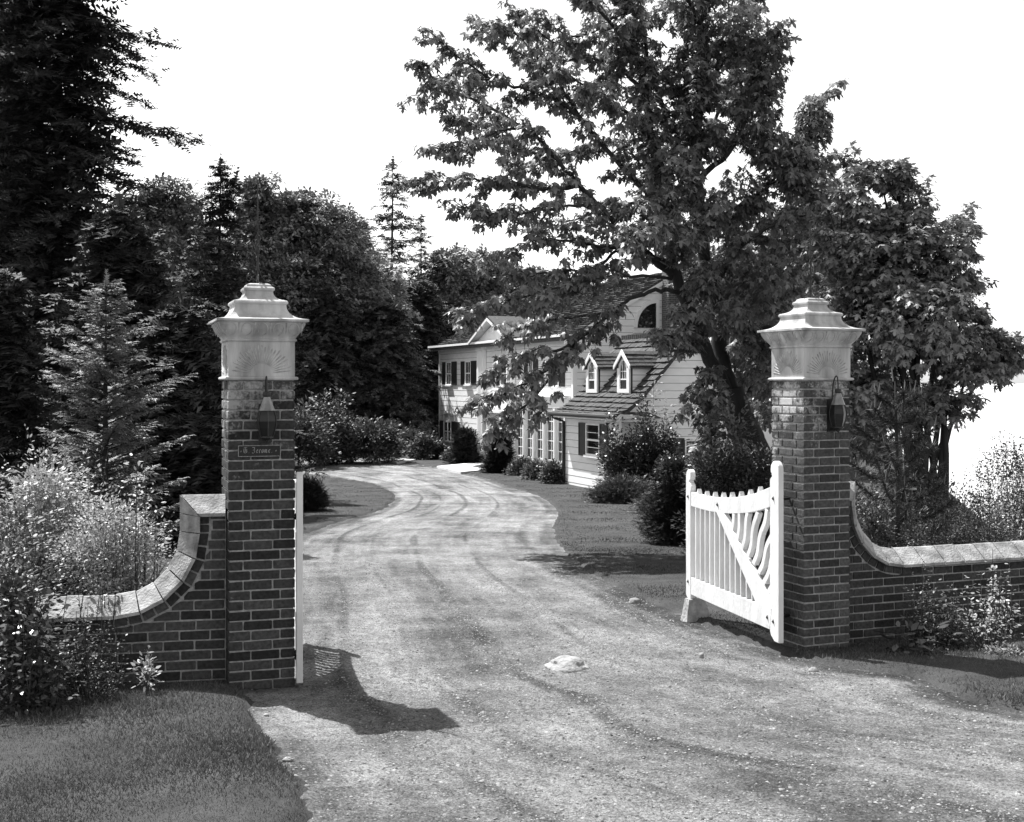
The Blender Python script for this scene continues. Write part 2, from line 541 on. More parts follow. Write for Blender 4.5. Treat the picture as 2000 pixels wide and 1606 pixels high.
def ground_mat():
    m = bpy.data.materials.new("mown_lawn"); m.use_nodes = True
    n, l = m.node_tree.nodes, m.node_tree.links
    p = n["Principled BSDF"]; p.inputs["Roughness"].default_value = .95; p.inputs["Specular IOR Level"].default_value = .1
    geo = n.new("ShaderNodeNewGeometry")
    def noise(sc, d=6, r=.6):
        z = n.new("ShaderNodeTexNoise"); z.inputs["Scale"].default_value = sc; z.inputs["Detail"].default_value = d
        z.inputs["Roughness"].default_value = r; l.new(geo.outputs["Position"], z.inputs["Vector"]); return z.outputs["Fac"]
    a = noise(60, 5, .75); b = noise(2.2, 5); c = noise(220, 3)
    def ma(op, x, y, z=None):
        q = n.new("ShaderNodeMath"); q.operation = op
        for i, v_ in enumerate((x, y, z)):
            if v_ is None: continue
            if isinstance(v_, (int, float)): q.inputs[i].default_value = v_
            else: l.new(v_, q.inputs[i])
        return q.outputs[0]
    s = ma('MULTIPLY_ADD', a, .9, ma('MULTIPLY', b, .9)); s = ma('MULTIPLY_ADD', c, .5, s)
    r = n.new("ShaderNodeMapRange"); r.inputs["From Min"].default_value = .85; r.inputs["From Max"].default_value = 1.45
    r.inputs["To Min"].default_value = .026; r.inputs["To Max"].default_value = .088
    l.new(s, r.inputs["Value"])
    l.new(r.outputs[0], p.inputs["Base Color"])
    bp = n.new("ShaderNodeBump"); bp.inputs["Strength"].default_value = .7; bp.inputs["Distance"].default_value = .02
    l.new(a, bp.inputs["Height"]); l.new(bp.outputs[0], p.inputs["Normal"])
    return m
M_LAWN = ground_mat()
g = obj("ground", V, Fq, M_LAWN, smooth=True)
tag(g, "dark mown lawn beside and beyond the curving gravel drive", kind="structure")

# soil beds along both walls are their own sheet, see below
# ------------------------------------------------------------------ driveway
def drive_ruts(u, s):
    """height of loose gravel between the wheel tracks; u across 0..1, s metres along"""
    w = .014 * np.sin(s * .31) + .005 * np.sin(s * 1.1 + 1)
    z = np.zeros_like(u)
    for c, a, wd in ((.17, .016, .014), (.30, .010, .009), (.46, .018, .016), (.66, .013, .012), (.88, .012, .030)):
        z = z + a * np.exp(-((u - c - w) / wd) ** 2)
    return z

NC = 150
rows = []
alongs = np.concatenate([[0], np.cumsum(np.linalg.norm(np.diff((LC + RC) / 2, axis=0), axis=1))])
# resample along, dense near the camera
targ = [0.0]
tot = alongs[-1]
k0 = 0
mid = (LC + RC) / 2
while targ[-1] < tot:
    yv = np.interp(targ[-1], alongs, mid[:, 1])
    targ.append(targ[-1] + (.6 if yv < 4 else max(.035, .006 * yv)))
targ = np.array(targ[:-1] + [tot])
Lr = np.stack([np.interp(targ, alongs, LC[:, i]) for i in (0, 1)], 1)
Rr = np.stack([np.interp(targ, alongs, RC[:, i]) for i in (0, 1)], 1)
uu = np.linspace(-.03, 1.03, NC)
DX = Lr[:, None, 0] * (1 - uu)[None] + Rr[:, None, 0] * uu[None]
DY = Lr[:, None, 1] * (1 - uu)[None] + Rr[:, None, 1] * uu[None]
UU = np.broadcast_to(uu[None], DX.shape); SS = np.broadcast_to(targ[:, None], DX.shape)
def drive_z(x, y, u, s):
    fine = (np.sin(x * 31 + y * 17) * np.sin(y * 37 - x * 13) + np.sin(x * 57 - y * 41) * np.sin(x * 23 + y * 67) * .6) * .0022
    return ground_z(x, y) + .004 + drive_ruts(u, s) * .8 + fine
DZ = drive_z(DX, DY, UU, SS)
DZ = DZ + rng.normal(0, .0024, DZ.shape)
I = np.arange(DX.size).reshape(DX.shape)
Fq = np.stack([I[:-1, :-1], I[:-1, 1:], I[1:, 1:], I[1:, :-1]], -1).reshape(-1, 4)

def gravel_mat():
    m = bpy.data.materials.new("rolled_gravel"); m.use_nodes = True
    n, l = m.node_tree.nodes, m.node_tree.links
    p = n["Principled BSDF"]; p.inputs["Roughness"].default_value = .95; p.inputs["Specular IOR Level"].default_value = .15
    geo = n.new("ShaderNodeNewGeometry")
    uv = n.new("ShaderNodeUVMap"); uv.uv_map = "lane"
    def noise(sc, d=6, r=.6, src=None):
        z = n.new("ShaderNodeTexNoise"); z.inputs["Scale"].default_value = sc; z.inputs["Detail"].default_value = d
        z.inputs["Roughness"].default_value = r; l.new(src or geo.outputs["Position"], z.inputs["Vector"]); return z.outputs["Fac"]
    def ma(op, x, y=None, z=None):
        q = n.new("ShaderNodeMath"); q.operation = op
        for i, v_ in enumerate((x, y, z)):
            if v_ is None: continue
            if isinstance(v_, (int, float)): q.inputs[i].default_value = v_
            else: l.new(v_, q.inputs[i])
        return q.outputs[0]
    def mr(x, a, b, c, d):
        q = n.new("ShaderNodeMapRange"); l.new(x, q.inputs["Value"])
        for k, v_ in (("From Min", a), ("From Max", b), ("To Min", c), ("To Max", d)): q.inputs[k].default_value = v_
        return q.outputs[0]
    # loose darker gravel in long streaks (u across, v along), compacted pale dust in the wheel tracks
    mp = n.new("ShaderNodeMapping"); mp.inputs["Scale"].default_value = (5.5, .16, 1); l.new(uv.outputs[0], mp.inputs["Vector"])
    st = noise(1.0, 7, .65, mp.outputs[0])
    mp2 = n.new("ShaderNodeMapping"); mp2.inputs["Scale"].default_value = (38.0, .45, 1); l.new(uv.outputs[0], mp2.inputs["Vector"])
    st2 = noise(1.0, 6, .7, mp2.outputs[0])
    patch = noise(1.1, 8, .62)
    base = ma('ADD', ma('MULTIPLY', st, 1.0), ma('MULTIPLY', st2, .30)); base = ma('MULTIPLY_ADD', patch, .9, base)
    mid_ = mr(noise(11, 8, .85), .36, .64, .62, 1.36)
    tone = ma('MULTIPLY', mr(base, .90, 1.32, .11, .42), mid_)
    at = n.new("ShaderNodeAttribute"); at.attribute_name = "loose"
    lo_ = mr(ma('ADD', ma('MULTIPLY', at.outputs["Fac"], mr(noise(.45, 5, .65), .38, .58, .0, 1.5)), ma('MULTIPLY', noise(7, 6, .75), 1.3)), .85, 1.5, 1.0, .5)
    tone = ma('MULTIPLY', tone, lo_)
    grain = noise(95, 4, .8); grain2 = noise(260, 2, .7); coarse = noise(34, 4, .75)
    gsum = ma('MULTIPLY_ADD', grain2, .5, ma('MULTIPLY_ADD', coarse, .5, grain))
    gm = mr(gsum, .84, 1.16, .46, 1.48)
    tone = ma('MULTIPLY', tone, gm)
    # sparse dark gaps between pebbles
    vo = n.new("ShaderNodeTexVoronoi"); vo.inputs["Scale"].default_value = 70; l.new(geo.outputs["Position"], vo.inputs["Vector"])
    gap = mr(vo.outputs["Distance"], .45, .8, 1.0, .55)
    tone = ma('MULTIPLY', tone, gap)
    l.new(tone, p.inputs["Base Color"])
    bp = n.new("ShaderNodeBump"); bp.inputs["Strength"].default_value = 1.0; bp.inputs["Distance"].default_value = .022
    l.new(gsum, bp.inputs["Height"]); l.new(bp.outputs[0], p.inputs["Normal"])
    return m
M_GRAVEL = gravel_mat()
dr = obj("driveway", np.stack([DX, DY, DZ], -1).reshape(-1, 3), Fq, M_GRAVEL, smooth=True)
at_ = dr.data.attributes.new("loose", 'FLOAT', 'POINT')
at_.data.foreach_set("value", np.clip(drive_ruts(UU, SS) / .02 + 1.1 * np.exp(-((UU - .975) / .035) ** 2) + .8 * np.exp(-((UU - .02) / .03) ** 2), 0, 1.2).astype(np.float32).ravel())
uvl = dr.data.uv_layers.new(name="lane")
vi = np.empty(len(dr.data.loops), np.int32); dr.data.loops.foreach_get("vertex_index", vi)
uvs = np.stack([UU.ravel(), SS.ravel()], 1)[vi]
uvl.data.foreach_set("uv", uvs.astype(np.float32).ravel())
tag(dr, "pale rutted gravel driveway curving from the gateway to the house", kind="structure")

# pebbles lying loose on it (real geometry, one mass nobody could count)
def drive_points(n, s0, s1, ridge=.5):
    s = s0 + (s1 - s0) * rng.random(n) ** 1.3
    u = rng.random(n)
    rid = rng.random(n) < ridge
    c = rng.choice([.17, .30, .46, .66, .88], n)
    w = .014 * np.sin(s * .31) + .005 * np.sin(s * 1.1 + 1)
    u = np.where(rid, c + w + rng.normal(0, .026, n), u)
    u = np.clip(u, .002, .998)
    lx = np.interp(s, targ, Lr[:, 0]); ly = np.interp(s, targ, Lr[:, 1]); rx = np.interp(s, targ, Rr[:, 0]); ry = np.interp(s, targ, Rr[:, 1])
    x = lx * (1 - u) + rx * u; y = ly * (1 - u) + ry * u
    return x, y, drive_z(x, y, u, s)
s_near = float(np.interp(5.0, mid[:60, 1], alongs[:60]))
x, y, z = drive_points(85000, s_near - 1, s_near + 13, .45)
OC_V = [(1, 0, 0), (-1, 0, 0), (0, 1, 0), (0, -1, 0), (0, 0, .6), (0, 0, -.6)]
OC_F = [(0, 2, 4), (2, 1, 4), (1, 3, 4), (3, 0, 4)]
sz = np.clip(rng.lognormal(math.log(.0040), .50, len(x)), .002, .013)
V, Fc = scatter(OC_V, OC_F, np.stack([x, y, z + sz * .1], 1), rdir(len(x), -.2, .2), np.tile([0, 0, 1.0], (len(x), 1)) + rdir(len(x)) * .3, sz)
M_PEB = mat("loose_pebbles", .155, .95, .3, 10, island=.75, spec=.1)
tag(obj("gravel", V, Fc, M_PEB), "loose small pebbles scattered over the gravel drive near the gateway", kind="stuff")

# ------------------------------------------------------------------ water far below on the right
wv = [(-9000, 30, EYE - 30), (40000, 30, EYE - 30), (40000, 50000, EYE - 30), (-9000, 50000, EYE - 30)]
M_WATER = mat("bright_water", .75, .35, .08, .02, spec=.9, metal=.6)
tag(obj("water", wv, [(0, 1, 2, 3)], M_WATER), "bright sunlit water far below the bluff", kind="structure")

# ------------------------------------------------------------------ gate pillars
CH = .0677                       # one brick course
TOPZ = 2.068
PW = .446                        # pillar width
brick_meshes = {}
def brick_set(mname, m, lx, ly, lz, n=9):
    k = (mname, lx, ly, lz)
    if k not in brick_meshes:
        L = []
        for i in range(n):
            me = chamfer_box_mesh("brick", lx, ly, lz, .0045, .0018)
            me.materials.append(m); L.append(me)
        brick_meshes[k] = L
    return brick_meshes[k]

def pillar(corner, th, base_z, label, bm_):
    c, s = math.cos(th), math.sin(th)
    cx = corner[0] + PW / 2 * c - PW / 2 * s; cy = corner[1] + PW / 2 * s + PW / 2 * c
    L = Vector((cx, cy, base_z))
    R = root("gate_pillar", label, "gate pillar", L, th, "brick gate pillars")
    nrow = int(round((TOPZ - base_z) / CH)) + 1
    core = MB().box(-PW / 2 + .009, PW / 2 - .009, -PW / 2 + .009, PW / 2 - .009, -.12, TOPZ - base_z - .002)
    core.build("mortar_core", M_MORTAR, R)
    LF, LT, JT = .186, .145, .0105
    ms = {LF: brick_set(bm_.name, bm_, LF, .094, CH - .0115), LT: brick_set(bm_.name, bm_, LT, .094, CH - .0115, 6)}
    for r in range(nrow):
        z = TOPZ - base_z - (r + .5) * CH
        fl = r % 2
        for side in range(4):
            a = side * math.pi / 2
            # pinwheel bond, turned round at alternate courses: header, full brick, three-quarter brick
            x0 = -PW / 2 + (.094 + JT if fl == 0 else 0)
            for Lb in ((LF, LT) if fl == 0 else (LT, LF)):
                xx = x0 + Lb / 2; x0 += Lb + JT
                yy_ = -PW / 2 + .047 + rnd.uniform(-.0015, .0015)
                x = xx * math.cos(a) - yy_ * math.sin(a); y = xx * math.sin(a) + yy_ * math.cos(a)
                obj_me("brick", rnd.choice(ms[Lb]), R, (x, y, z + rnd.uniform(-.001, .001)), a + (math.pi if rnd.random() < .5 else 0))
    # cap
    z0 = TOPZ - base_z
    def ring_stack(prof, name, m, parent=R):
        V = []; Fc = []
        for (h, zz) in prof:
            V += [(-h, -h, zz), (h, -h, zz), (h, h, zz), (-h, h, zz)]
        for i in range(len(prof) - 1):
            for k in range(4):
                Fc.append((i * 4 + k, i * 4 + (k + 1) % 4, i * 4 + 4 + (k + 1) % 4, i * 4 + 4 + k))
        Fc.append((3, 2, 1, 0)); e = 4 * (len(prof) - 1); Fc.append((e, e + 1, e + 2, e + 3))
        return recalc(obj(name, V, Fc, m, parent))
    h = PW / 2
    ring_stack([(h + .004, z0), (h + .018, z0 + .003), (h + .022, z0 + .012), (h + .017, z0 + .021), (h + .003, z0 + .025)], "base_moulding", M_STONE)
    body = ring_stack([(h, z0 + .025), (h, z0 + .262)], "frieze_block", M_STONE)
    ring_stack([(h + .006, z0 + .262), (h + .012, z0 + .268), (h + .012, z0 + .276), (h + .004, z0 + .282), (h + .008, z0 + .292), (h + .025, z0 + .315),
                (h + .047, z0 + .345), (h + .061, z0 + .375), (h + .065, z0 + .395)], "cornice", M_STONE)
    prof = [(h + .079, z0 + .395), (h + .084, z0 + .398), (h + .084, z0 + .413)]
    for i in range(1, 9):          # concave sweep
        t = i / 8; a = t * math.pi / 2
        prof.append((h + .079 - (.079 + h - .172) * math.sin(a) ** .9, z0 + .416 + .098 * (1 - math.cos(a))))
    prof += [(.174, z0 + .517), (.183, z0 + .524), (.184, z0 + .535), (.176, z0 + .545), (.163, z0 + .548)]
    for i in range(1, 7):
        t = i / 6; a = t * math.pi / 2
        prof.append((.163 - .070 * math.sin(a), z0 + .550 + .062 * (1 - math.cos(a))))
    prof += [(.096, z0 + .613), (.104, z0 + .621), (.104, z0 + .634), (.096, z0 + .641), (.085, z0 + .646), (.080, z0 + .660), (.06, z0 + .668), (.02, z0 + .671)]
    ring_stack(prof, "cap", M_STONE)
    # carved sunburst on each face of the frieze, and rings on the cornice
    for side in range(4):
        a = side * math.pi / 2
        mb = MB()
        def put(x, y, z):
            return (x * math.cos(a) - y * math.sin(a), x * math.sin(a) + y * math.cos(a), z)
        for k in range(23):
            t = math.radians(8 + k * 164 / 22)
            r0, r1 = .075, min(.200 / max(abs(math.cos(t)), 1e-3), .200 / max(math.sin(t), 1e-3), .196 + .012 * math.sin(k * 2.3))
            w0, w1 = .0012, .0058
            dx, dz = math.cos(t), math.sin(t)
            zc = z0 + .040
            q = []
            for rr, w in ((r0, w0), (r1 - .008, w1), (r1, .001)):
                q.append((dx * rr - dz * w, zc + dz * rr + dx * w, dx * rr + dz * w, zc + dz * rr - dx * w, dx * rr, zc + dz * rr))
            vs = []
            for (xa, za, xb, zb, xm, zm) in q:
                vs += [put(xa, -h - .0005, za), put(xb, -h - .0005, zb), put(xm, -h - .0045, zm)]
            mb.add(vs, [(0, 3, 5, 2), (2, 5, 4, 1), (3, 6, 8, 5), (5, 8, 7, 4), (0, 2, 1), (0, 1, 4, 3), (3, 4, 7, 6)])
        recalc(mb.build("sunburst_relief", M_CARVING, body))
        mb = MB()
        for k in range(5):
            xc = (k - 2) * .105
            pts = []
            for j in range(13):
                t = math.radians(-60 + j * 300 / 12 - 90 + 60)
                ex = math.cos(t) * .034; ez = math.sin(t) * .040
                zz = z0 + .345 + ez
                yo = np.interp(zz, [z0 + .292, z0 + .315, z0 + .345, z0 + .375, z0 + .395], [.008, .025, .047, .061, .065])
                pts.append(put(xc + ex, -h - yo - .001, zz))
            mb.tube(pts, .0035, 4)
            zs = [z0 + .388, z0 + .36, z0 + .33, z0 + .31]
            yo = [.064, .054, .036, .022]
            mb.tube([put(xc + .0525, -h - b - .001, zz) for zz, b in zip(zs, yo)], [.007, .005, .003, .001], 4)
        mb.build("egg_and_dart_relief", M_CARVING, body)
    return R, L, z0

TH_L, TH_R = math.radians(18.9), math.radians(22.3)
CL = (-1.905, 8.25); CR = (2.305, 9.70)
ground_L, ground_R = gz(-1.7, 8.4), gz(2.5, 9.9)
P_L, LL, z0L = pillar(CL, TH_L, -.035, "left brick gate pillar with carved stone cap, carrying the small dark nameplate", M_BRICK_L)
P_R, LR_, z0R = pillar(CR, TH_R, -.17, "right brick gate pillar with carved stone cap, between the open white gate and the low wall", M_BRICK_R)

def frame_pt(corner, th, x, y, z):
    """point in a pillar's face frame: x along the front from the corner, y out from the face towards the viewer"""
    c, s = math.cos(th), math.sin(th)
    return Vector((corner[0] + x * c + y * s, corner[1] + x * s - y * c, z))

# iron finials standing on the caps
def finial(center, z, label, scale=1.0):
    L = Vector((center[0], center[1], z))
    R = root("iron_finial", label, "finial", L, .3, "iron finials on the pillar caps")
    S = scale
    MB().tube([(0, 0, -.01), (0, 0, .12 * S), (0, 0, .72 * S)], [.009, .008, .0042], 7).build("rod", M_IRON, R)
    for zz, r in ((.10, .014), (.165, .012), (.43, .014)):
        MB().tube([(0, 0, zz * S - .006), (0, 0, zz * S + .006)], [r, r], 8).build("collar", M_IRON, R)
    for k in range(4):
        a = k * math.pi / 2
        pts = []
        for j in range(26):
            t = j / 25
            if t < .45:
                q = t / .45; x = .006 + .050 * q ** 1.6; zz = .105 - .085 * q
            else:
                q = (t - .45) / .55; ang = -math.pi / 2 + q * 4.2; rr = .024 * (1 - .55 * q)
                x = .056 + rr * math.cos(ang) * 1.0; zz = .020 + .024 + rr * math.sin(ang)
            pts.append((x * math.cos(a), x * math.sin(a), zz * S))
        MB().tube(pts, .0038, 5).build("scroll", M_IRON, R)
    mb = MB()
    for k in range(3):
        a0 = k * 2 * math.pi / 3
        pts = [(.021 * math.sin(math.pi * j / 24) * math.cos(a0 + j * .27), .021 * math.sin(math.pi * j / 24) * math.sin(a0 + j * .27), (.17 + .25 * j / 24) * S) for j in range(25)]
        mb.tube(pts, .0038, 5)
    mb.build("twisted_basket", M_IRON, R)
finial((LL.x, LL.y), TOPZ + .668, "tall iron finial with scrolls on the left pillar cap")
finial((LR_.x, LR_.y), TOPZ + .668, "shorter iron finial with scrolls on the right pillar cap, before dark maple leaves", .78)

# lanterns on the pillars' front faces
def lantern(corner, th, xface, ztop, label):
    """hung from a goose-neck rod on a back plate"""
    L = frame_pt(corner, th, xface, 0, ztop)
    R = root("wall_lantern", label, "lantern", L, th, "lanterns on the gate pillars")
    # local: x along the face, -y towards the viewer, z down from the rod's top
    MB().box(-.045, .045, -.012, -.001, -.43, -.17).build("back_plate", M_IRON, R)
    yb = -.085
    pts = [(0, -.006, -.22), (0, -.014, -.12), (0, -.03, -.03), (0, -.055, .012), (0, -.075, .004), (0, yb, -.045), (0, yb, -.11)]
    P = [tuple(p) for p in catmull(pts, 5)]
    MB().tube(P, .0055, 6).build("goose_neck", M_IRON, R)
    def hexring(r, z, n=6):
        return [(r * math.cos(math.pi / n + 2 * math.pi * k / n), yb + r * math.sin(math.pi / n + 2 * math.pi * k / n), z) for k in range(n)]
    def stack(prof, name, m, n=6, parent=R):
        V = []; Fc = []
        for r, z in prof: V += hexring(r, z, n)
        for i in range(len(prof) - 1):
            for k in range(n): Fc.append((i * n + k, i * n + (k + 1) % n, (i + 1) * n + (k + 1) % n, (i + 1) * n + k))
        Fc.append(tuple(range(n))); Fc.append(tuple(len(V) - n + k for k in range(n)))
        return recalc(obj(name, V, Fc, m, parent))
    stack([(.022, -.088), (.026, -.094), (.026, -.112), (.022, -.122)], "top_collar", M_IRON, 10)
    stack([(.022, -.122), (.056, -.212), (.058, -.214)], "hood", M_TIN, 8)
    stack([(.050, -.214), (.060, -.245), (.066, -.285), (.060, -.330), (.042, -.385), (.040, -.388)], "glass_body", M_LGLASS)
    mb = MB()
    for k in range(6):
        a = math.pi / 6 + 2 * math.pi * k / 6
        mb.tube([(r * math.cos(a), yb + r * math.sin(a), z) for r, z in ((.052, -.214), (.062, -.245), (.068, -.285), (.062, -.330), (.044, -.388))], .004, 4)
    mb.build("glazing_bars", M_IRON, R)
    stack([(.046, -.385), (.046, -.395), (.02, -.41), (.008, -.43)], "bottom_cap", M_IRON, 8)
    MB().box(-.012, .012, -.055, -.006, -.42, -.40).build("lower_bracket", M_IRON, R)
lantern(CL, TH_L, .245, 2.050 + (748 - 740) * .00344, "dark lantern hanging from a rod above the nameplate on the left pillar")
lantern(CR, TH_R, .262, 2.050 + (748 - 738) * .0040, "dark goose-neck lantern on the front of the right pillar")

# ------------------------------------------------------------------ nameplate
def nameplate():
    L = frame_pt(CL, TH_L, .206, 0, EYE - (881 - 748) * 8.30 / F)
    R = root("name_plaque", "small dark nameplate with worn blackletter lettering below the lantern on the left pillar", "nameplate", L, TH_L)
    w, hh = .138, .034
    MB().box(-w, w, -.010, -.001, -hh, hh).build("plate", M_PLAQ, R)
    mb = MB()
    t = .0045
    for (x0, x1, z0, z1) in ((-w, w, hh, hh + t), (-w, w, -hh - t, -hh), (-w - t, -w, -hh - t, hh + t), (w, w + t, -hh - t, hh + t)):
        mb.box(x0, x1, -.0145, -.001, z0, z1)
    mb.build("rim", M_LETTER, R)
    G = {   # broad-nib strokes, x-height 1
        'T': [[(-.05, 1.35), (.3, 1.5), (.75, 1.38), (1.05, 1.52)], [(.1, 1.15), (.0, .7), (.1, .2), (.45, 0), (.9, .15)], [(.5, 1.3), (.48, .35)], [(.85, .95), (.9, .2)]],
        '.': [[(0, .05), (.12, .05)]],
        'J': [[(.15, 1.5), (.45, 1.38), (.85, 1.5)], [(.75, 1.4), (.7, .8), (.78, .2), (.45, -.1), (.05, .05)], [(.25, .75), (.8, .8)]],
        'e': [[(.08, .85), (.08, .2), (.35, 0), (.55, .15)], [(.08, .85), (.38, 1.0), (.5, .72), (.12, .48)]],
        'r': [[(.08, .9), (.1, .05), (.25, 0)], [(.1, .75), (.35, 1.0), (.5, .85)]],
        'o': [[(.08, .85), (.08, .18), (.32, 0)], [(.08, .85), (.35, 1.0), (.56, .82), (.56, .18), (.32, 0)]],
        'm': [[(.06, .9), (.08, .05)], [(.08, .8), (.3, 1), (.42, .85), (.42, .05)], [(.44, .8), (.66, 1), (.8, .85), (.8, .1), (.92, 0)]],
        '+': [[(.1, .75), (.1, .3)], [(-.02, .6), (.22, .5)]],
    }
    sx, sz_ = .0195, .0225
    txt = [('+', -.125, 1), ('T', -.105, 1.15), ('.', -.072, 1), ('J', -.050, 1.15), ('e', -.021, 1), ('r', -.003, 1), ('o', .014, 1), ('m', .032, 1), ('e', .060, 1), ('.', .082, 1), ('+', .108, 1)]
    for ch, x0, k in txt:
        mb = MB()
        nb = (.0026, .0022)
        for st in G[ch]:
            for (a, b) in zip(st, st[1:]):
                ax, az = x0 + a[0] * sx * k, -.013 + a[1] * sz_ * k
                bx, bz = x0 + b[0] * sx * k, -.013 + b[1] * sz_ * k
                # segment swept with a slanted nib
                q = [(ax - nb[0], az - nb[1]), (ax + nb[0], az + nb[1]), (bx + nb[0], bz + nb[1]), (bx - nb[0], bz - nb[1])]
                mb.prism(q, -.0135, -.0101)
        recalc(mb.build("letter", M_LETTER, R))
nameplate()

# ------------------------------------------------------------------ low brick walls with swept coping
def garden_wall(O, ud, top, low, flat, drop, rad, length, base_lo, label, thick=.24, over=.035, seg_low=.105, seed=1, slope=0.0):
    """O: front face at the pillar; ud: unit 2-D direction away from it. Ridge of the coping follows the path."""
    ud = Vector((ud[0], ud[1])).normalized()
    n = Vector((-ud.y, ud.x))
    if n.y > 0: n = -n                       # towards the viewer
    L = Vector((O[0], O[1], base_lo))
    R = root("garden_wall", label, "wall", L, 0.0, "low brick garden walls")
    def wpt(u, w, v):
        """w = depth behind the front face"""
        return Vector((O[0] + ud.x * u - n.x * w, O[1] + ud.y * u - n.y * w, v)) - L
    # ridge path
    cuv = (flat + rad, top - drop)
    def path(off):
        """path offset into the masonry by off; list of (u, v) """
        pts = [(0, top - off), (flat - off, top - off)]
        m = max(1, int(drop / .1))
        pts += [(flat - off, top - off - (drop - off) * (i + 1) / m) for i in range(m)] if drop > off else []
        K = 10
        for i in range(1, K + 1):
            a = math.pi + (math.pi / 2) * i / K
            pts.append((cuv[0] + (rad + off) * math.cos(a), cuv[1] + (rad + off) * math.sin(a)))
        return pts
    lowv = cuv[1] - rad
    def height(u, off):
        if u <= flat - off: return top - off
        r = rad + off
        du = cuv[0] - u
        if du >= r: return top - off
        if du <= 0: return lowv - off
        return cuv[1] - math.sqrt(max(r * r - du * du, 0))
    RID, FR = 0.0, .135
    # mitred frames along the ridge: at each station a ridge point and a matching inner point
    st = [((0, top), (0, top - FR)), ((flat, top), (flat - FR, top - FR))]
    m = max(1, int(round((drop - 0) / .11)))
    for i in range(1, m + 1):
        v = top - drop * i / m
        st.append(((flat, v), (flat - FR, min(v, top - FR - .001 * i))))
    K = max(4, int(round(rad * math.pi / 2 / .125)))
    for i in range(1, K + 1):
        a = math.pi + (math.pi / 2) * i / K
        st.append(((cuv[0] + rad * math.cos(a), cuv[1] + rad * math.sin(a)), (cuv[0] + (rad + FR) * math.cos(a), cuv[1] + (rad + FR) * math.sin(a))))
    u = cuv[0]
    while u < length:
        u += seg_low
        st.append(((u, lowv), (u, lowv - FR)))
    # coping stones, each a gabled block between two stations
    rr = random.Random(seed)
    mid_w = thick / 2
    for i in range(len(st) - 1):
        (ra, ia), (rb, ib) = st[i], st[i + 1]
        if i == 0 and flat > .25:
            pass
        g_ = .05 if i else .02
        def lerp(p, q, t): return (p[0] + (q[0] - p[0]) * t, p[1] + (q[1] - p[1]) * t)
        a_r, b_r = lerp(ra, rb, .02), lerp(ra, rb, .965)
        a_i, b_i = lerp(ia, ib, .02), lerp(ia, ib, .965)
        j = rr.uniform(-.004, .004)
        vs = []
        for (r_, i_) in ((a_r, a_i), (b_r, b_i)):
            # profile: front lower edge, front upper nose, ridge, back nose, back lower
            def mix(t): return (i_[0] + (r_[0] - i_[0]) * t, i_[1] + (r_[1] - i_[1]) * t)
            e0, e1, e2 = mix(-.03), mix(.14), mix(1.0)
            vs += [wpt(e0[0], -over - j, e0[1]), wpt(e1[0], -over - j, e1[1]), wpt(e2[0], mid_w - .012, e2[1] + j), wpt(e2[0], mid_w + .012, e2[1] + j),
                   wpt(e1[0], thick + over, e1[1]), wpt(e0[0], thick + over, e0[1])]
        Fc = [(0, 1, 2, 3, 4, 5), (11, 10, 9, 8, 7, 6)] + [(k, k + 6, (k + 1) % 6 + 6, (k + 1) % 6) for k in range(6)]
        o = recalc(obj("coping_stone", vs, Fc, M_COPE, R))
    # mortar core
    mb = MB()
    us = sorted(set([0.0, flat - FR - .001, flat - FR, length + .1] + [flat - FR + (rad + FR + flat) * i / 24 for i in range(0, 24) if flat - FR + (rad + FR + flat) * i / 24 < length]))
    def hcore(u): return height(u, FR + .002) if u > flat - FR + 1e-6 else top - FR
    pts = [(u, hcore(u)) for u in us]
    poly = [(us[-1], base_lo - .25), (us[0], base_lo - .25)] + pts
    n_ = len(poly)
    V = [wpt(u, .010, v) for u, v in poly] + [wpt(u, thick - .01, v) for u, v in poly]
    Fc = []
    # strips instead of one big concave face
    m_ = len(pts)
    Vc = []
    for w in (.010, thick - .01):
        for (u, v) in pts: Vc += [wpt(u, w, base_lo - .25), wpt(u, w, v)]
    for k in range(m_ - 1):
        a = 2 * k; b = 2 * (k + 1)
        Fc += [(a, b, b + 1, a + 1), (a + 2 * m_ + 1, b + 1 + 2 * m_, b + 2 * m_, a + 2 * m_), (a + 1, b + 1, b + 1 + 2 * m_, a + 1 + 2 * m_)]
    Fc += [(0, 1, 1 + 2 * m_, 2 * m_), (2 * m_ - 2, 4 * m_ - 2, 4 * m_ - 1, 2 * m_ - 1)]
    recalc(obj("mortar_core", Vc, Fc, M_MORTAR, R))
    # rowlock bricks that follow the sweep under the coping
    T = .062
    for i in range(2, len(st) - 1):
        (ra, ia), (rb, ib) = st[i], st[i + 1]
        if ia[0] > cuv[0] + .01: break
        if abs(ia[0] - ib[0]) + abs(ia[1] - ib[1]) < .02: continue
        da = Vector((ia[0] - ra[0], ia[1] - ra[1])).normalized() if i > 1 else Vector((-.7, -.7))
        if ra[0] <= flat + 1e-6: da = Vector((-1, 0))
        db = Vector((ib[0] - rb[0], ib[1] - rb[1])).normalized()
        if rb[0] <= flat + 1e-6: db = Vector((-1, 0))
        for h_ in (0, 1):
            t0, t1 = (.04, .46) if h_ == 0 else (.54, .96)
            def q(t, d): 
                px_ = ia[0] + (ib[0] - ia[0]) * t; pv = ia[1] + (ib[1] - ia[1]) * t
                dd = da.lerp(db, t)
                return (px_ + dd.x * d, pv + dd.y * d)
            poly = [q(t0, .006), q(t1, .006), q(t1, T), q(t0, T)]
            vs = [wpt(u, -.004, v) for u, v in poly] + [wpt(u, .09, v) for u, v in poly]
            recalc(obj("brick", vs, [(0, 1, 2, 3), (7, 6, 5, 4), (0, 4, 5, 1), (1, 5, 6, 2), (2, 6, 7, 3), (3, 7, 4, 0)], M_BRICK_W, R))
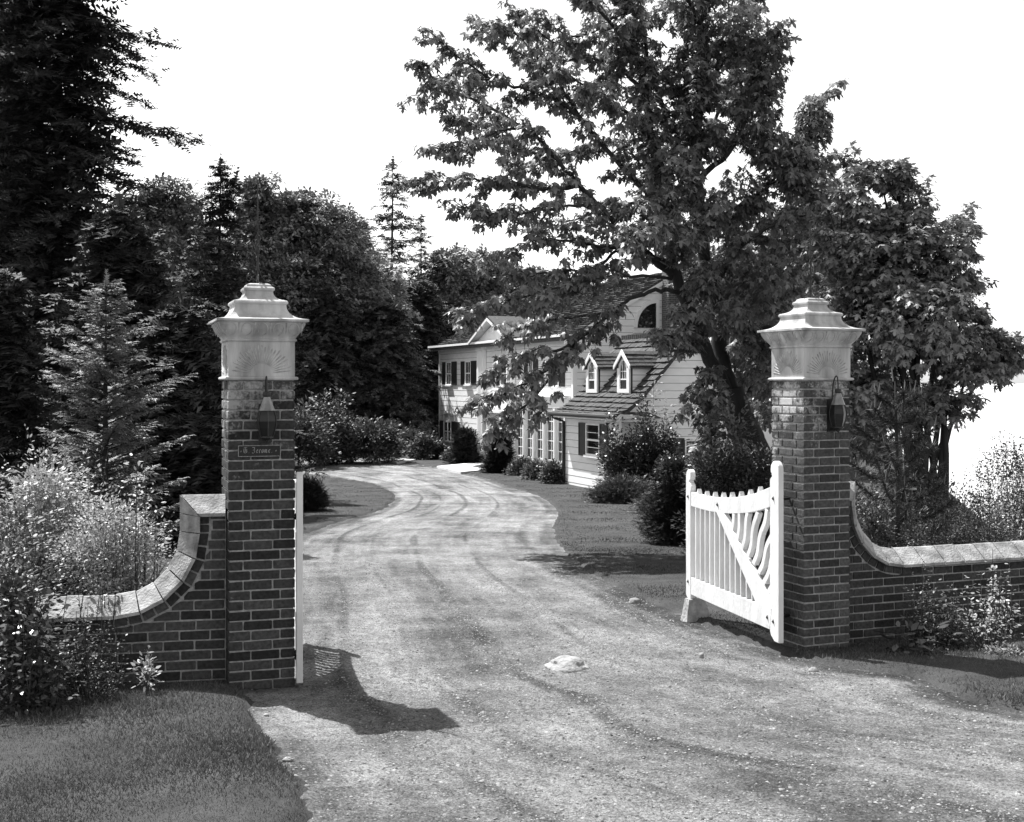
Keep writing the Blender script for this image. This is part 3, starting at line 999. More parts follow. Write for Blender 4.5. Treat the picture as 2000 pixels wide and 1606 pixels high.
    # brick courses on the front
    BLn = .2035
    ms = brick_set("wallbrick", M_BRICK_W, BLn - .0105, .094, CH - .0115)
    rz = math.atan2(ud.y, ud.x)
    row = 0
    z = TOPZ - CH * 8.5
    while z > base_lo - .08:
        u0 = -(BLn / 2 if row % 2 else 0) + rr.uniform(-.01, .01)
        while u0 < length:
            a0, a1 = max(u0, .002) + .005, u0 + BLn - .005
            v0, v1 = z - CH / 2 + .0057, z + CH / 2 - .0057
            off = FR + (T + .008 if row >= 0 else 0)
            lim = [height(u, FR + .004) for u in (a0, (a0 + a1) / 2, a1)]
            # clear of the rowlock ring along the sweep
            def ringh(u):
                if u < flat - FR - T - .01: return top - FR - .006
                if u < flat - FR: 
                    r = rad + FR + T
                    du = cuv[0] - u
                    if du >= r: return top - FR - .006 if du > r + .0 and u < flat - FR - T else cuv[1]
                    return cuv[1] - math.sqrt(max(r * r - du * du, 0)) - .004
                r = rad + FR + T + .008
                du = cuv[0] - u
                if du <= 0: return lowv - FR - (T + .008) * max(0, 1 + du / .05) - .002
                return cuv[1] - math.sqrt(max(r * r - du * du, 0))
            if a1 - a0 > .03:
                full = all(ringh(a0 + (a1 - a0) * t) >= v1 for t in (0, .25, .5, .75, 1)) and u0 >= 0
                if full:
                    p = wpt(u0 + BLn / 2, .047 + rr.uniform(-.001, .0015), z)
                    obj_me("brick", rr.choice(ms), R, p, rz + (math.pi if rr.random() < .5 else 0))
                else:
                    K2 = 7
                    tops = [(a0 + (a1 - a0) * k / K2, min(v1, ringh(a0 + (a1 - a0) * k / K2))) for k in range(K2 + 1)]
                    keep = [(u, v) for u, v in tops if v > v0 + .006]
                    if len(keep) >= 2 and keep[-1][0] - keep[0][0] > .02:
                        poly = [(keep[-1][0], v0), (keep[0][0], v0)] + keep
                        nn = len(poly)
                        vs = [wpt(u, 0, v) for u, v in poly] + [wpt(u, .09, v) for u, v in poly]
                        fs = [tuple(range(nn)), tuple(range(2 * nn - 1, nn - 1, -1))] + [(k, k + nn, (k + 1) % nn + nn, (k + 1) % nn) for k in range(nn)]
                        recalc(obj("brick", vs, fs, M_BRICK_W, R))
            u0 += BLn
        z -= CH; row += 1
    return R

c_, s_ = math.cos(TH_L), math.sin(TH_L)
ta = math.radians(12)
OL = frame_pt(CL, TH_L, -.0005, -.11, 0)
garden_wall((OL.x - .003, OL.y), (-math.cos(ta), -math.sin(ta)), 1.285, .61, .31, .25, .42, 3.7, -.03,
            "low brick wall left of the gateway, its pale coping sweeping down behind the shrubs", seg_low=.105, seed=3)
OR = frame_pt(CR, TH_R, PW + .003, -.10, 0)
garden_wall((OR.x, OR.y), (math.cos(math.radians(21)), math.sin(math.radians(21))), 1.235, .665, .20, .19, .38, 4.6, -.22,
            "low brick wall right of the gateway, its broad pale coping running out to the right edge", seg_low=.21, seed=5)
# ------------------------------------------------------------------ white gates
def gate(name_label, hinge, latch, zoff, mirror=False, group="white wooden gates"):
    """s runs 0 (latch post) to 1.8 (hinge post); built in the gate's own frame: x = s, y = thickness, z up"""
    hv = Vector((hinge[0], hinge[1])); lv = Vector((latch[0], latch[1]))
    d = (hv - lv); ang = math.atan2(d.y, d.x)
    R = root("driveway_gate", name_label, "gate", (latch[0], latch[1], zoff), ang, group)
    sg = -1 if mirror else 1
    T2 = .045
    def poly(name, pts, y0=-T2, y1=T2, parent=R, m=M_WHITE, bev=.004):
        mb = MB().prism(pts, y0, y1)
        o = recalc(mb.build(name, m, parent))
        if bev:
            bm = bmesh.new(); bm.from_mesh(o.data)
            try:
                bmesh.ops.bevel(bm, geom=list(bm.edges), offset=bev, segments=1, affect='EDGES', clamp_overlap=True)
            except Exception: pass
            bm.to_mesh(o.data); bm.free()
        return o
    def finial_post(x0, x1, zb, zt, head=.11, notch=.035):
        w = x1 - x0; c = (x0 + x1) / 2
        P = [(x0, zb + .03), (x0 + .03, zb), (x1 - .005, zb), (x1, zb + .01)]
        zs = zt - head - .10
        P += [(x1, zs), (x1 + .012, zs + .02), (x1 + .012, zs + .055), (x1 - .004, zs + .075), (x1 - notch, zs + .09), (x1 - notch, zs + .105), (x1 - .006, zs + .118), (x1 + .006, zt - .06)]
        for k in range(1, 6):
            a = math.pi * k / 6
            P.append((c + .006 + (w / 2 + .002) * math.cos(a), zt - .05 + .05 * math.sin(a)))
        P += [(x0, zt - .06), (x0 - .0, zs + .1), (x0 - .004, zs)]
        return P
    # latch post: wavy inner edge
    P = finial_post(-.075, .035, .035, 1.24)
    poly("latch_post", P, -.025, .025, bev=.003)
    P = [(1.70, .06), (1.72, .03), (1.78, -.006), (1.86, -.006), (1.86, 1.365), (1.852, 1.395), (1.825, 1.42), (1.785, 1.43), (1.745, 1.42), (1.718, 1.395), (1.712, 1.36), (1.716, 1.335), (1.735, 1.32), (1.735, 1.305), (1.715, 1.292), (1.70, 1.28), (1.70, .7)]
    poly("hinge_post", P, -.022, .022, bev=.005)
    top = [(.03, 1.035), (.35, 1.025), (.7, 1.040), (1.05, 1.075), (1.4, 1.135), (1.70, 1.215)]
    bot = [(.03, .900), (.35, .895), (.7, .905), (1.05, .935), (1.4, .985), (1.70, 1.055)]
    poly("top_rail", [(a, b) for a, b in catmull(bot, 3)] + [(a, b) for a, b in catmull(top[::-1], 3)], -.021, .021)
    poly("bottom_rail", [(.03, .075), (1.70, .072), (1.70, .245), (.03, .235)], -.022, .022)
    poly("diagonal_brace", [(.60, .93), (.78, .92), (1.74, .25), (1.70, .09), (1.62, .10)], -.0235, .0235, bev=.003)
    def zt(s): return float(np.interp(s, [a for a, b in top], [b for a, b in top]))
    def zb(s): return float(np.interp(s, [a for a, b in bot], [b for a, b in bot]))
    # upright pickets: deep narrow bars under the brace
    k = 0
    s = .150
    while s < 1.50:
        ztop = zb(s) + .03
        if s > .62: ztop = min(ztop, .93 - (s - .60) * (.84 / 1.04) + .03)
        if ztop > .30:
            mb = MB().box(s - .009, s + .009, -.0205, .0205, .22, ztop)
            mb.build("picket", M_WHITE, R)
        s += .110; k += 1
    # picket tips standing over the top rail
    s = .19
    while s < 1.66:
        w = .026
        z1 = zt(s)
        MB().prism([(s - w, z1 - .03), (s + w, z1 - .03), (s + w, z1 + .002), (s, z1 + .044), (s - w, z1 + .002)], -.0185, .0185).build("picket_tip", M_WHITE, R)
        s += .185
    # wavy slats between the brace and the rail
    SL = [((.955, .76), (.985, .93)), ((1.065, .70), (1.115, .945)), ((1.17, .65), (1.275, .965)), ((1.28, .60), (1.45, .995)),
          ((1.39, .55), (1.64, 1.03)), ((1.49, .49), (1.74, .875)), ((1.59, .43), (1.74, .65)), ((1.67, .36), (1.74, .46))]
    for (a, b) in SL:
        va = Vector(a); vb = Vector(b); dv = vb - va; Ln = dv.length; dn = dv.normalized(); pn = Vector((-dn.y, dn.x))
        N = max(3, int(Ln / .035))
        l_, r_ = [], []
        for i in range(N + 1):
            t = i / N
            w = .013 * math.sin((t * Ln) / .32 * 2 * math.pi + 2.4)
            c = va + dv * t + pn * w
            l_.append(c + pn * .024); r_.append(c - pn * .024)
        P = [(p.x, p.y) for p in r_] + [(p.x, p.y) for p in l_[::-1]]
        poly("wavy_slat", P, -.0205, .0205, bev=0)
    # bolts, on both faces
    for (bs, bz) in ((-.02, .985), (.66, .975), (1.765, 1.13), (-.02, .19), (1.66, .165), (1.765, .15)):
        for sd in (-1, 1):
            dpt = .022 if bs > 1.7 else (.025 if bs < .1 else .0235)
            mb = MB()
            y0, y1 = sd * (dpt + .001), sd * (dpt + .016)
            q = .016
            mb.add([(bs - q, y0, bz), (bs, y0, bz - q * 1.2), (bs + q, y0, bz), (bs, y0, bz + q * 1.2), (bs, y1, bz)], [(0, 1, 4), (1, 2, 4), (2, 3, 4), (3, 0, 4), (3, 2, 1, 0)])
            recalc(mb.build("bolt", M_IRON, R))
    return R
gate("open white gate on the right pillar, seen at an angle with wavy slats and pickets", (1.68 + .239 * 1.8, 11.5 - .971 * 1.8), (1.68, 11.5), 0.0)
# left gate swung straight back, seen edge-on beside the left pillar
ray = Vector((584.5 - 1000, 2400)).normalized()
hp = Vector(((585.0 - 1000) * 8.42 / F, 8.42))
lp = hp + Vector((-.190, 1)).normalized() * 1.80
gate("white gate on the left pillar, swung back so that only its end post shows", hp, lp, 0.01, True)
# hinge pins joining gates to pillars
def hinge(a, b, label):
    L = Vector(a)
    R = root("strap_hinge", label, "hinge", L, 0, "iron gate hinges")
    d = Vector(b) - L
    MB().tube([(0, 0, 0), tuple(d)], .011, 6).build("hinge_pin", M_IRON, R)
    MB().tube([(d.x, d.y, -.05), (d.x, d.y, .05)], .016, 8).build("hinge_eye", M_IRON, R)
for z in (.18, 1.12):
    p = frame_pt(CR, TH_R, 0, -.20, z)
    hinge(p, (2.135, 9.80, z), "iron hinge pin between the right pillar and its gate, %s one" % ("lower" if z < .5 else "upper"))
    p = frame_pt(CL, TH_L, PW, -.05, z)
    hinge(p, (-1.458, 8.44, z), "iron hinge pin between the left pillar and its gate, %s one" % ("lower" if z < .5 else "upper"))

# prop under the latch end of the right gate
def prop():
    gx0, gy0 = 1.69, 11.46
    g0 = gz(gx0, gy0) - .05
    R = root("gate_stop", "weathered tapered block on which the free end of the right gate rests", "gate stop", (gx0, gy0, g0), math.radians(16))
    zt_ = .035 - g0
    V = [(-.10, -.06, 0), (.19, -.06, 0), (.19, .09, 0), (-.10, .09, 0), (-.055, -.03, zt_), (.10, -.03, zt_), (.10, .06, zt_), (-.055, .06, zt_)]
    o = recalc(obj("block", V, [(0, 3, 2, 1), (4, 5, 6, 7), (0, 1, 5, 4), (1, 2, 6, 5), (2, 3, 7, 6), (3, 0, 4, 7)], M_PROP, R))
    bm = bmesh.new(); bm.from_mesh(o.data)
    bmesh.ops.subdivide_edges(bm, edges=list(bm.edges), cuts=4, use_grid_fill=True)
    for v in bm.verts: v.co += Vector((rnd.uniform(-1, 1), rnd.uniform(-1, 1), rnd.uniform(-1, 1))) * .0035
    bm.to_mesh(o.data); bm.free()
prop()

# stones
def stone(px, py, sx, sy, sz, m, label, name="stone", sink=.3, seed=1, n=2):
    x, y = px2g(px, py)
    r = random.Random(seed)
    bm = bmesh.new(); bmesh.ops.create_icosphere(bm, subdivisions=n + 1, radius=1)
    ph = [r.uniform(0, 6) for _ in range(6)]
    for v in bm.verts:
        q = v.co
        k = 1 + .13 * math.sin(q.x * 3.1 + ph[0]) + .10 * math.sin(q.y * 4.2 + ph[1]) + .10 * math.sin(q.z * 5 + ph[2]) + .05 * math.sin(q.x * 9 + q.y * 8 + ph[3]) + r.uniform(-.03, .03)
        v.co = Vector((q.x * sx * k, q.y * sy * k, q.z * sz * k))
    me = bpy.data.meshes.new(name); bm.to_mesh(me); bm.free(); me.materials.append(m)
    me.polygons.foreach_set("use_smooth", np.ones(len(me.polygons), bool))
    o = bpy.data.objects.new(name, me); link(o)
    o.location = (x, y, gz(x, y) + sz * (1 - 2 * sink)); o.rotation_euler = (0, 0, r.uniform(-.3, .3))
    tag(o, label, "stone")
    return o
stone(1107, 1305, .165, .14, .058, M_ROCK, "rough white rock half buried in the middle of the drive", sink=.38, seed=4, n=3)
stone(1240, 1180, .068, .05, .032, M_GROCK, "smooth grey rock lying on the right lawn edge", sink=.2, seed=7)
stone(563, 1489, .028, .02, .016, M_ROCK, "pale egg-sized stone on the left lawn edge", sink=.2, seed=9)
stone(577, 1521, .018, .016, .012, M_ROCK, "tiny pale pebble below the larger one on the left lawn edge", sink=.2, seed=12)
stone(1370, 1286, .020, .018, .028, M_ROCK, "small upright pale stone on the drive below the right gate", sink=.2, seed=15)
stone(1588, 1312, .040, .035, .022, M_GROCK, "flat dark rock at the foot of the right pillar", sink=.25, seed=18)
for i, (a, b, s, lb_) in enumerate(((1352, 1262, .012, "small loose stone below the latch end of the right gate"), (1228, 1248, .014, "small loose stone on the drive beyond the white rock"), (850, 1320, .012, "small loose stone just beyond the left pillar's shadow"),
        (1000, 1455, .012, "small loose stone in the middle of the nearest stretch of drive"), (1215, 1375, .012, "small loose stone nearer the viewer than the white rock, to its right"), (1730, 1450, .014, "small loose stone low on the right of the drive"),
        (520, 1398, .02, "pale stone where the left lawn meets the pillar's shadow"), (600, 1540, .015, "lowest small pale stone beside the left lawn edge"), (1420, 1268, .016, "small dark stone under the middle of the right gate"))):
    o = stone(a, b, s, s * .8, s * .6, M_GROCK if i % 2 else M_ROCK, lb_, sink=.25, seed=30 + i, n=1)
    o["group"] = "small loose stones on the drive"

# ------------------------------------------------------------------ the house
HP0 = Vector((-3.84, 65.4, EYE - 3.45)); HU = Vector((.363, -.932)).normalized()
HB = Vector((.932, .363)).normalized()
H_ANG = math.atan2(HU.y, HU.x)
HOUSE = root("house", "white clapboard house with dark shutters and shingle roofs beyond the drive", "house", HP0, H_ANG)
def t_of(px, b=0.0):
    r = (px - 1000) / F
    return (r * (65.4 + HB.y * b) + 3.84 - HB.x * b) / (HU.x - r * HU.y)
def b_of(px, t):
    r = (px - 1000) / F
    return (r * (65.4 + HU.y * t) + 3.84 - HU.x * t) / (HB.x - r * HB.y)
def h_of(py, t, b=0.0):
    return 3.45 - (py - CY) * (65.4 + HU.y * t + HB.y * b) / F
def hbox(name, x0, x1, y0, y1, z0, z1, m, parent=None):
    return MB().box(min(x0, x1), max(x0, x1), min(y0, y1), max(y0, y1), min(z0, z1), max(z0, z1)).build(name, m, parent or HOUSE)

def board(A, B, h0, h1, fn, th0=.020, th1=.012, parent=None, name="siding_board"):
    """a clapboard: A=(a0,a1) extent at the bottom, B at the top; fn(a, out, h) -> local point"""
    h1 -= .013  # gap bares the dark backing, a painted shadow line under each lap
    v = [fn(A[0], 0, h0), fn(A[1], 0, h0), fn(A[1], th0, h0), fn(A[0], th0, h0), fn(B[0], 0, h1), fn(B[1], 0, h1), fn(B[1], th1, h1), fn(B[0], th1, h1)]
    o = obj(name, v, [(0, 1, 2, 3), (4, 7, 6, 5), (3, 2, 6, 7), (0, 4, 5, 1), (0, 3, 7, 4), (1, 5, 6, 2)], M_CLAP, parent or HOUSE)
    return recalc(o)

EXP = .27
MT = 17.4                      # length of the main block
EAVE = 5.30
MD = 9.0; PIT = .58
RIDGE = EAVE + PIT * MD / 2
# main block shell
mb = MB()
mb.add([(0.0, 0, 0), (MT, 0, 0), (MT, MD, 0), (0.0, MD, 0), (0, 0, EAVE), (MT, 0, EAVE), (MT, MD, EAVE), (0, MD, EAVE), (0, MD / 2, RIDGE - .05), (MT, MD / 2, RIDGE - .05)],
       [(0, 3, 2, 1), (0, 1, 5, 4), (1, 2, 6, 9, 5), (2, 3, 7, 6), (3, 0, 4, 8, 7), (4, 5, 9, 8), (6, 7, 8, 9)])
mb.build("wall", M_LAPSHADE, HOUSE)
hbox("foundation", -.03, MT + .03, -.04, MD, -.5, .10, M_CONC)
ffront = lambda a, o, h: (a, -.002 - o, h)
h = .10
while h < EAVE - .05:
    board((0.09, MT - .09), (.09, MT - .09), h, min(h + EXP, EAVE), ffront)
    h += EXP
# gable end facing right: boards narrowing with the rake
fgab = lambda a, o, h: (MT + .002 + o, a, h)
h = .10
while h < RIDGE - .12:
    def ext(hh):
        k = max(0, (hh - EAVE) / PIT)
        return (k + .02, MD - k - .02)
    board(ext(h), ext(min(h + EXP, RIDGE - .1)), h, min(h + EXP, RIDGE - .1), fgab)
    h += EXP
# corner boards
hbox("corner_board", -.03, .09, -.055, .06, .0, EAVE - .1, M_TRIM)
hbox("corner_board", MT - .12, MT + .05, -.06, .12, .0, EAVE - .1, M_TRIM)
# frieze, soffit, cornice
hbox("frieze_board", -.05, MT + .02, -.07, -.003, EAVE - .30, EAVE - .03, M_TRIM)
hbox("cornice", -.45, MT + .10, -.44, -.0, EAVE - .05, EAVE + .09, M_TRIM)
hbox("gutter", -.50, MT + .12, -.52, -.442, EAVE + .0, EAVE + .10, M_TRIM)

def roof(name_core, t0, t1, prof, th, parent=None, courses=None, cols=40, seed=1, thick=.03, fr=None, part_courses=True, m=M_SHING):
    """prof: list of (b, h) from eave to ridge; shingle courses laid along it"""
    parent = parent or HOUSE
    fr = fr or (lambda a, b, h: (a, b, h))
    V = []
    for tt in (t0, t1):
        for (b, h) in prof: V.append(fr(tt, b, h))
        for (b, h) in prof: V.append(fr(tt, b, h - th))
    n = len(prof)
    Fc = []
    for i in range(n - 1):
        Fc += [(i, i + 1, 2 * n + i + 1, 2 * n + i), (n + i + 1, n + i, 3 * n + i, 3 * n + i + 1), (i, n + i, n + i + 1, i + 1), (2 * n + i + 1, 3 * n + i + 1, 3 * n + i, 2 * n + i)]
    Fc += [(0, 2 * n, 3 * n, n), (n - 1, 2 * n - 1, 4 * n - 1, 3 * n - 1)]
    core = recalc(obj(name_core, V, Fc, M_SHING, parent))
    # arc length
    L = [0]
    for a, b in zip(prof, prof[1:]): L.append(L[-1] + math.hypot(b[0] - a[0], b[1] - a[1]))
    tot = L[-1]
    r = random.Random(seed)
    courses = courses or int(tot / .16)
    def at(s):
        s = min(max(s, 0), tot)
        b = np.interp(s, L, [p[0] for p in prof]); h = np.interp(s, L, [p[1] for p in prof])
        b2 = np.interp(min(s + .03, tot), L, [p[0] for p in prof]); h2 = np.interp(min(s + .03, tot), L, [p[1] for p in prof])
        b1 = np.interp(max(s - .03, 0), L, [p[0] for p in prof]); h1 = np.interp(max(s - .03, 0), L, [p[1] for p in prof])
        tb, thh = b2 - b1, h2 - h1; q = math.hypot(tb, thh)
        return b, h, (-thh if tb >= 0 else thh) / q, abs(tb) / q
    out = []
    step = tot / courses
    allmb = MB()
    for k in range(courses):
        mb = MB()
        s0 = k * step - .015; s1 = (k + 1) * step + .02
        a = t0
        w0 = (t1 - t0) / cols
        while a < t1 - .001:
            w = w0 * r.uniform(.6, 1.4)
            a2 = min(a + w, t1)
            if t1 - a2 < w0 * .4: a2 = t1
            js = r.uniform(-.012, .012); jt = thick * r.uniform(.8, 1.35)
            b0, h0, nb0, nh0 = at(s0 + js if k else max(s0, 0)); b1, h1, nb1, nh1 = at(s1)
            g_ = .006
            vs = []
            for aa in (a + g_, a2 - g_ * .3):
                vs += [fr(aa, b0 + nb0 * .002, h0 + nh0 * .002), fr(aa, b0 + nb0 * jt, h0 + nh0 * jt), fr(aa, b1 + nb1 * .006, h1 + nh1 * .006)]
            mb.add(vs, [(0, 3, 4, 1), (1, 4, 5, 2), (0, 1, 2), (3, 5, 4)])
            a = a2
        if part_courses:
            o = recalc(mb.build("shingle_course", m, parent))
        else:
            allmb.add(mb.V, mb.F)
    if not part_courses:
        o = recalc(allmb.build("shingle_courses", m, parent)); o["kind"] = "stuff"
    return core

roof("roof", -.48, MT + .10, [(-.48, EAVE + .10 - .48 * PIT * .55), (0, EAVE + .12), (MD / 2, RIDGE + .12)], .12, courses=28, cols=86, seed=2, thick=.075)
roof("roof_slope", -.48, MT + .10, [(MD + .48, EAVE + .10 - .48 * PIT * .55), (MD, EAVE + .12), (MD / 2, RIDGE + .12)], .12, courses=10, cols=20, seed=3, part_courses=False)
MB().prism([(0, 0)], 0, 0) if False else None
# rake boards of the right gable
for sgn in (0, 1):
    y0, y1 = (-.45, MD / 2) if sgn == 0 else (MD + .45, MD / 2)
    mb = MB(); hA, hB_ = EAVE - .15, RIDGE + .02
    mb.add([(MT + .055, y0, hA - .16), (MT + .055, y1, hB_ - .16), (MT + .055, y1, hB_ + .02), (MT + .055, y0, hA + .02),
            (MT + .105, y0, hA - .16), (MT + .105, y1, hB_ - .16), (MT + .105, y1, hB_ + .02), (MT + .105, y0, hA + .02)],
           [(0, 1, 2, 3), (7, 6, 5, 4), (0, 4, 5, 1), (1, 5, 6, 2), (2, 6, 7, 3), (3, 7, 4, 0)])
    recalc(mb.build("rake_board", M_TRIM, HOUSE))
# ridge cap, jagged
mb = MB()
a = -.48
while a < MT + .1:
    mb.box(a, a + .17, MD / 2 - .07, MD / 2 + .07, RIDGE + .09, RIDGE + .17 + rnd.uniform(0, .02)); a += .19
o = mb.build("ridge_capping", M_SHING, HOUSE); o["kind"] = "stuff"

def window(tc, w, h0, h1, fn, sash=None, cols=1, rows=2, frame=.07, parent=None, name="window", sill=True, muntin=.022, mid=True, depth=.06):
    """fn(a, out, h) -> local; a frame with a glass pane set back in it and glazing bars"""
    a0, a1 = tc - w / 2, tc + w / 2
    mb = MB()
    def bx(x0, x1, o0, o1, z0, z1, dst):
        v = [fn(x0, o0, z0), fn(x1, o0, z0), fn(x1, o1, z0), fn(x0, o1, z0), fn(x0, o0, z1), fn(x1, o0, z1), fn(x1, o1, z1), fn(x0, o1, z1)]
        dst.add(v, [(0, 3, 2, 1), (4, 5, 6, 7), (0, 1, 5, 4), (1, 2, 6, 5), (2, 3, 7, 6), (3, 0, 4, 7)])
    bx(a0 - frame, a0, .03, depth + .03, h0 - frame * .3, h1 + frame, mb)
    bx(a1, a1 + frame, .03, depth + .03, h0 - frame * .3, h1 + frame, mb)
    bx(a0, a1, .03, depth + .03, h1, h1 + frame, mb)
    bx(a0, a1, .03, depth + .03, h0 - frame * .3, h0 + .03, mb)
    W_ = recalc(mb.build(name, M_TRIM, parent or HOUSE))
    gm = MB(); bx(a0, a1, .031, .045, h0 + .03, h1, gm); recalc(gm.build("pane", M_PANE, W_))
    mm = MB()
    if mid: bx(a0, a1, .046, .075, (h0 + h1) / 2 - .03, (h0 + h1) / 2 + .03, mm)
    for k in range(1, cols): 
        x = a0 + (a1 - a0) * k / cols; bx(x - muntin / 2, x + muntin / 2, .0455, .064, h0 + .03, h1, mm)
    for k in range(1, rows):
        z = h0 + (h1 - h0) * k / rows
        if mid and abs(z - (h0 + h1) / 2) < .05: continue
        bx(a0, a1, .0458, .066, z - muntin / 2, z + muntin / 2, mm)
    if mm.V: recalc(mm.build("glazing_bars", M_TRIM, W_))
    if sill:
        sm = MB(); bx(a0 - frame - .04, a1 + frame + .04, .032, .15, h0 - frame * .3 - .07, h0 - frame * .3 - .002, sm); recalc(sm.build("sill", M_TRIM, W_))
    return W_
def shutter(a0, a1, h0, h1, fn, parent=None):
    mb = MB()
    def bx(x0, x1, o0, o1, z0, z1):
        v = [fn(x0, o0, z0), fn(x1, o0, z0), fn(x1, o1, z0), fn(x0, o1, z0), fn(x0, o0, z1), fn(x1, o0, z1), fn(x1, o1, z1), fn(x0, o1, z1)]
        mb.add(v, [(0, 3, 2, 1), (4, 5, 6, 7), (0, 1, 5, 4), (1, 2, 6, 5), (2, 3, 7, 6), (3, 0, 4, 7)])
    bx(a0, a1, .032, .055, h0, h1)
    s = .05
    bx(a0, a0 + s, .056, .075, h0, h1); bx(a1 - s, a1, .056, .075, h0, h1)
    for z in (h0, (h0 + h1) / 2 - s / 2, h1 - s): bx(a0 + s, a1 - s, .056, .072, z, z + s)
    k = h0 + s + .02
    while k < h1 - s - .02:
        bx(a0 + s, a1 - s, .056, .064, k, k + .025); k += .055
    recalc(mb.build("shutter", M_SHUT, parent or HOUSE))

def shuttered(pxs, py_top, py_bot, fn=ffront, cols=2, **kw):
    """pxs: outer left shutter edge, window left, window right, outer right shutter edge, as seen"""
    a = [t_of(p) for p in pxs]
    tm = (a[1] + a[2]) / 2
    h1, h0 = h_of(py_top, tm), h_of(py_bot, tm)
    W_ = window(tm, a[2] - a[1] - .12, h0 + .03, h1 - .06, fn, cols=cols, frame=.06, **kw)
    if pxs[0] is not None: shutter(a[0], a[1], h0, h1, fn)
    if pxs[3] is not None: shutter(a[2], a[3], h0, h1, fn)
    return W_
shuttered((865.8, 873.5, 884, 893.3), 707, 752.5)
shuttered((902.3, 911, 922, 933), 705.5, 752)
shuttered((972, 980, 993, 1000), 704, 754)
shuttered((1026, 1035, 1044, 1052), 702, 755)
shuttered((1074, 1084, 1094.5, 1104.5), 700, 755.5)
# lower left window: a pair of arched lights under a small hood
wl_ = shuttered((861, 869, 884, 899), 822.5, 862, mid=True)
ta0, ta1 = t_of(868), t_of(890)
hh = h_of(822, (ta0 + ta1) / 2)
hbox("window_hood", ta0 - .15, ta1 + .15, -.12, -.034, hh + .34, hh + .42, M_TRIM)
for k in range(2):
    mb = MB()
    w = (ta1 - ta0) / 2; c = ta0 + w * (k + .5)
    pts = [(c + (w / 2 - .02) * math.cos(math.pi * j / 10), -.05, hh + (w / 2) * math.sin(math.pi * j / 10)) for j in range(11)]
    mb.tube(pts, .03, 5); mb.build("arched_moulding", M_TRIM, HOUSE)
hbox("window_mullion", (ta0 + ta1) / 2 - .05, (ta0 + ta1) / 2 + .02, -.14, -.10, h_of(862, (ta0 + ta1) / 2), hh, M_TRIM)

# entrance bay: two-storey pilasters, pediment, door with side light
eb0, eb1 = t_of(939), t_of(1010)
for (pa, pb) in ((940, 951), (998, 1008)):
    a0, a1 = t_of(pa), t_of(pb)
    P = hbox("pilaster", a0, a1, -.24, -.035, .0, EAVE - .31, M_TRIM)
    hbox("capital", a0 - .05, a1 + .05, -.30, -.035, EAVE - .305, EAVE - .06, M_TRIM, P)
    hbox("plinth", a0 - .05, a1 + .05, -.29, -.035, -.1, .22, M_TRIM, P)
    for k in range(3):
        x = a0 + (a1 - a0) * (k + 1) / 4
        hbox("fluting", x - .025, x + .025, -.262, -.241, .35, EAVE - .45, M_TRIM, P)
# door
d0, d1 = t_of(957), t_of(974)
DR = hbox("door", d0, d1, -.06, -.034, .12, 2.15, M_TRIM)
for r0, r1 in ((.30, .85), (1.0, 1.5), (1.62, 2.02)):
    for q in (0, 1):
        xa = d0 + .12 + q * ((d1 - d0) / 2 - .03); hbox("door_panel", xa, xa + (d1 - d0) / 2 - .2, -.075, -.061, r0, r1, M_TRIM, DR)
mb = MB().tube([(d0 + .12, -.12, 1.05), (d0 + .12, -.061, 1.05)], [.035, .02], 8); mb.build("knob", M_IRON, DR)
hbox("knocker", (d0 + d1) / 2 - .035, (d0 + d1) / 2 + .035, -.10, -.076, 1.42, 1.62, M_IRON, DR)
for x0, x1 in ((d0 - .14, d0 - .005), (d1 + .005, d1 + .14)): hbox("door_jamb", x0, x1, -.13, -.033, .0, 2.3, M_TRIM)
hbox("door_lintel", d0 - .2, d1 + .2, -.17, -.033, 2.301, 2.52, M_TRIM)
s0, s1 = t_of(981), t_of(993)
window((s0 + s1) / 2, s1 - s0, .35, 2.1, ffront, cols=2, rows=5, mid=False, frame=.07)
# balcony rail above the door
rb = MB()
tb0, tb1 = t_of(951), t_of(998); hb0 = h_of(798, (tb0 + tb1) / 2)
rl = hbox("balcony", tb0, tb1, -.55, -.035, hb0 - .18, hb0 - .08, M_TRIM)
hbox("rail", tb0, tb1, -.54, -.50, hb0 + .45, hb0 + .50, M_TRIM, rl)
x = tb0 + .05
while x < tb1:
    hbox("baluster", x - .015, x + .015, -.535, -.505, hb0 - .08, hb0 + .45, M_TRIM, rl); x += .28
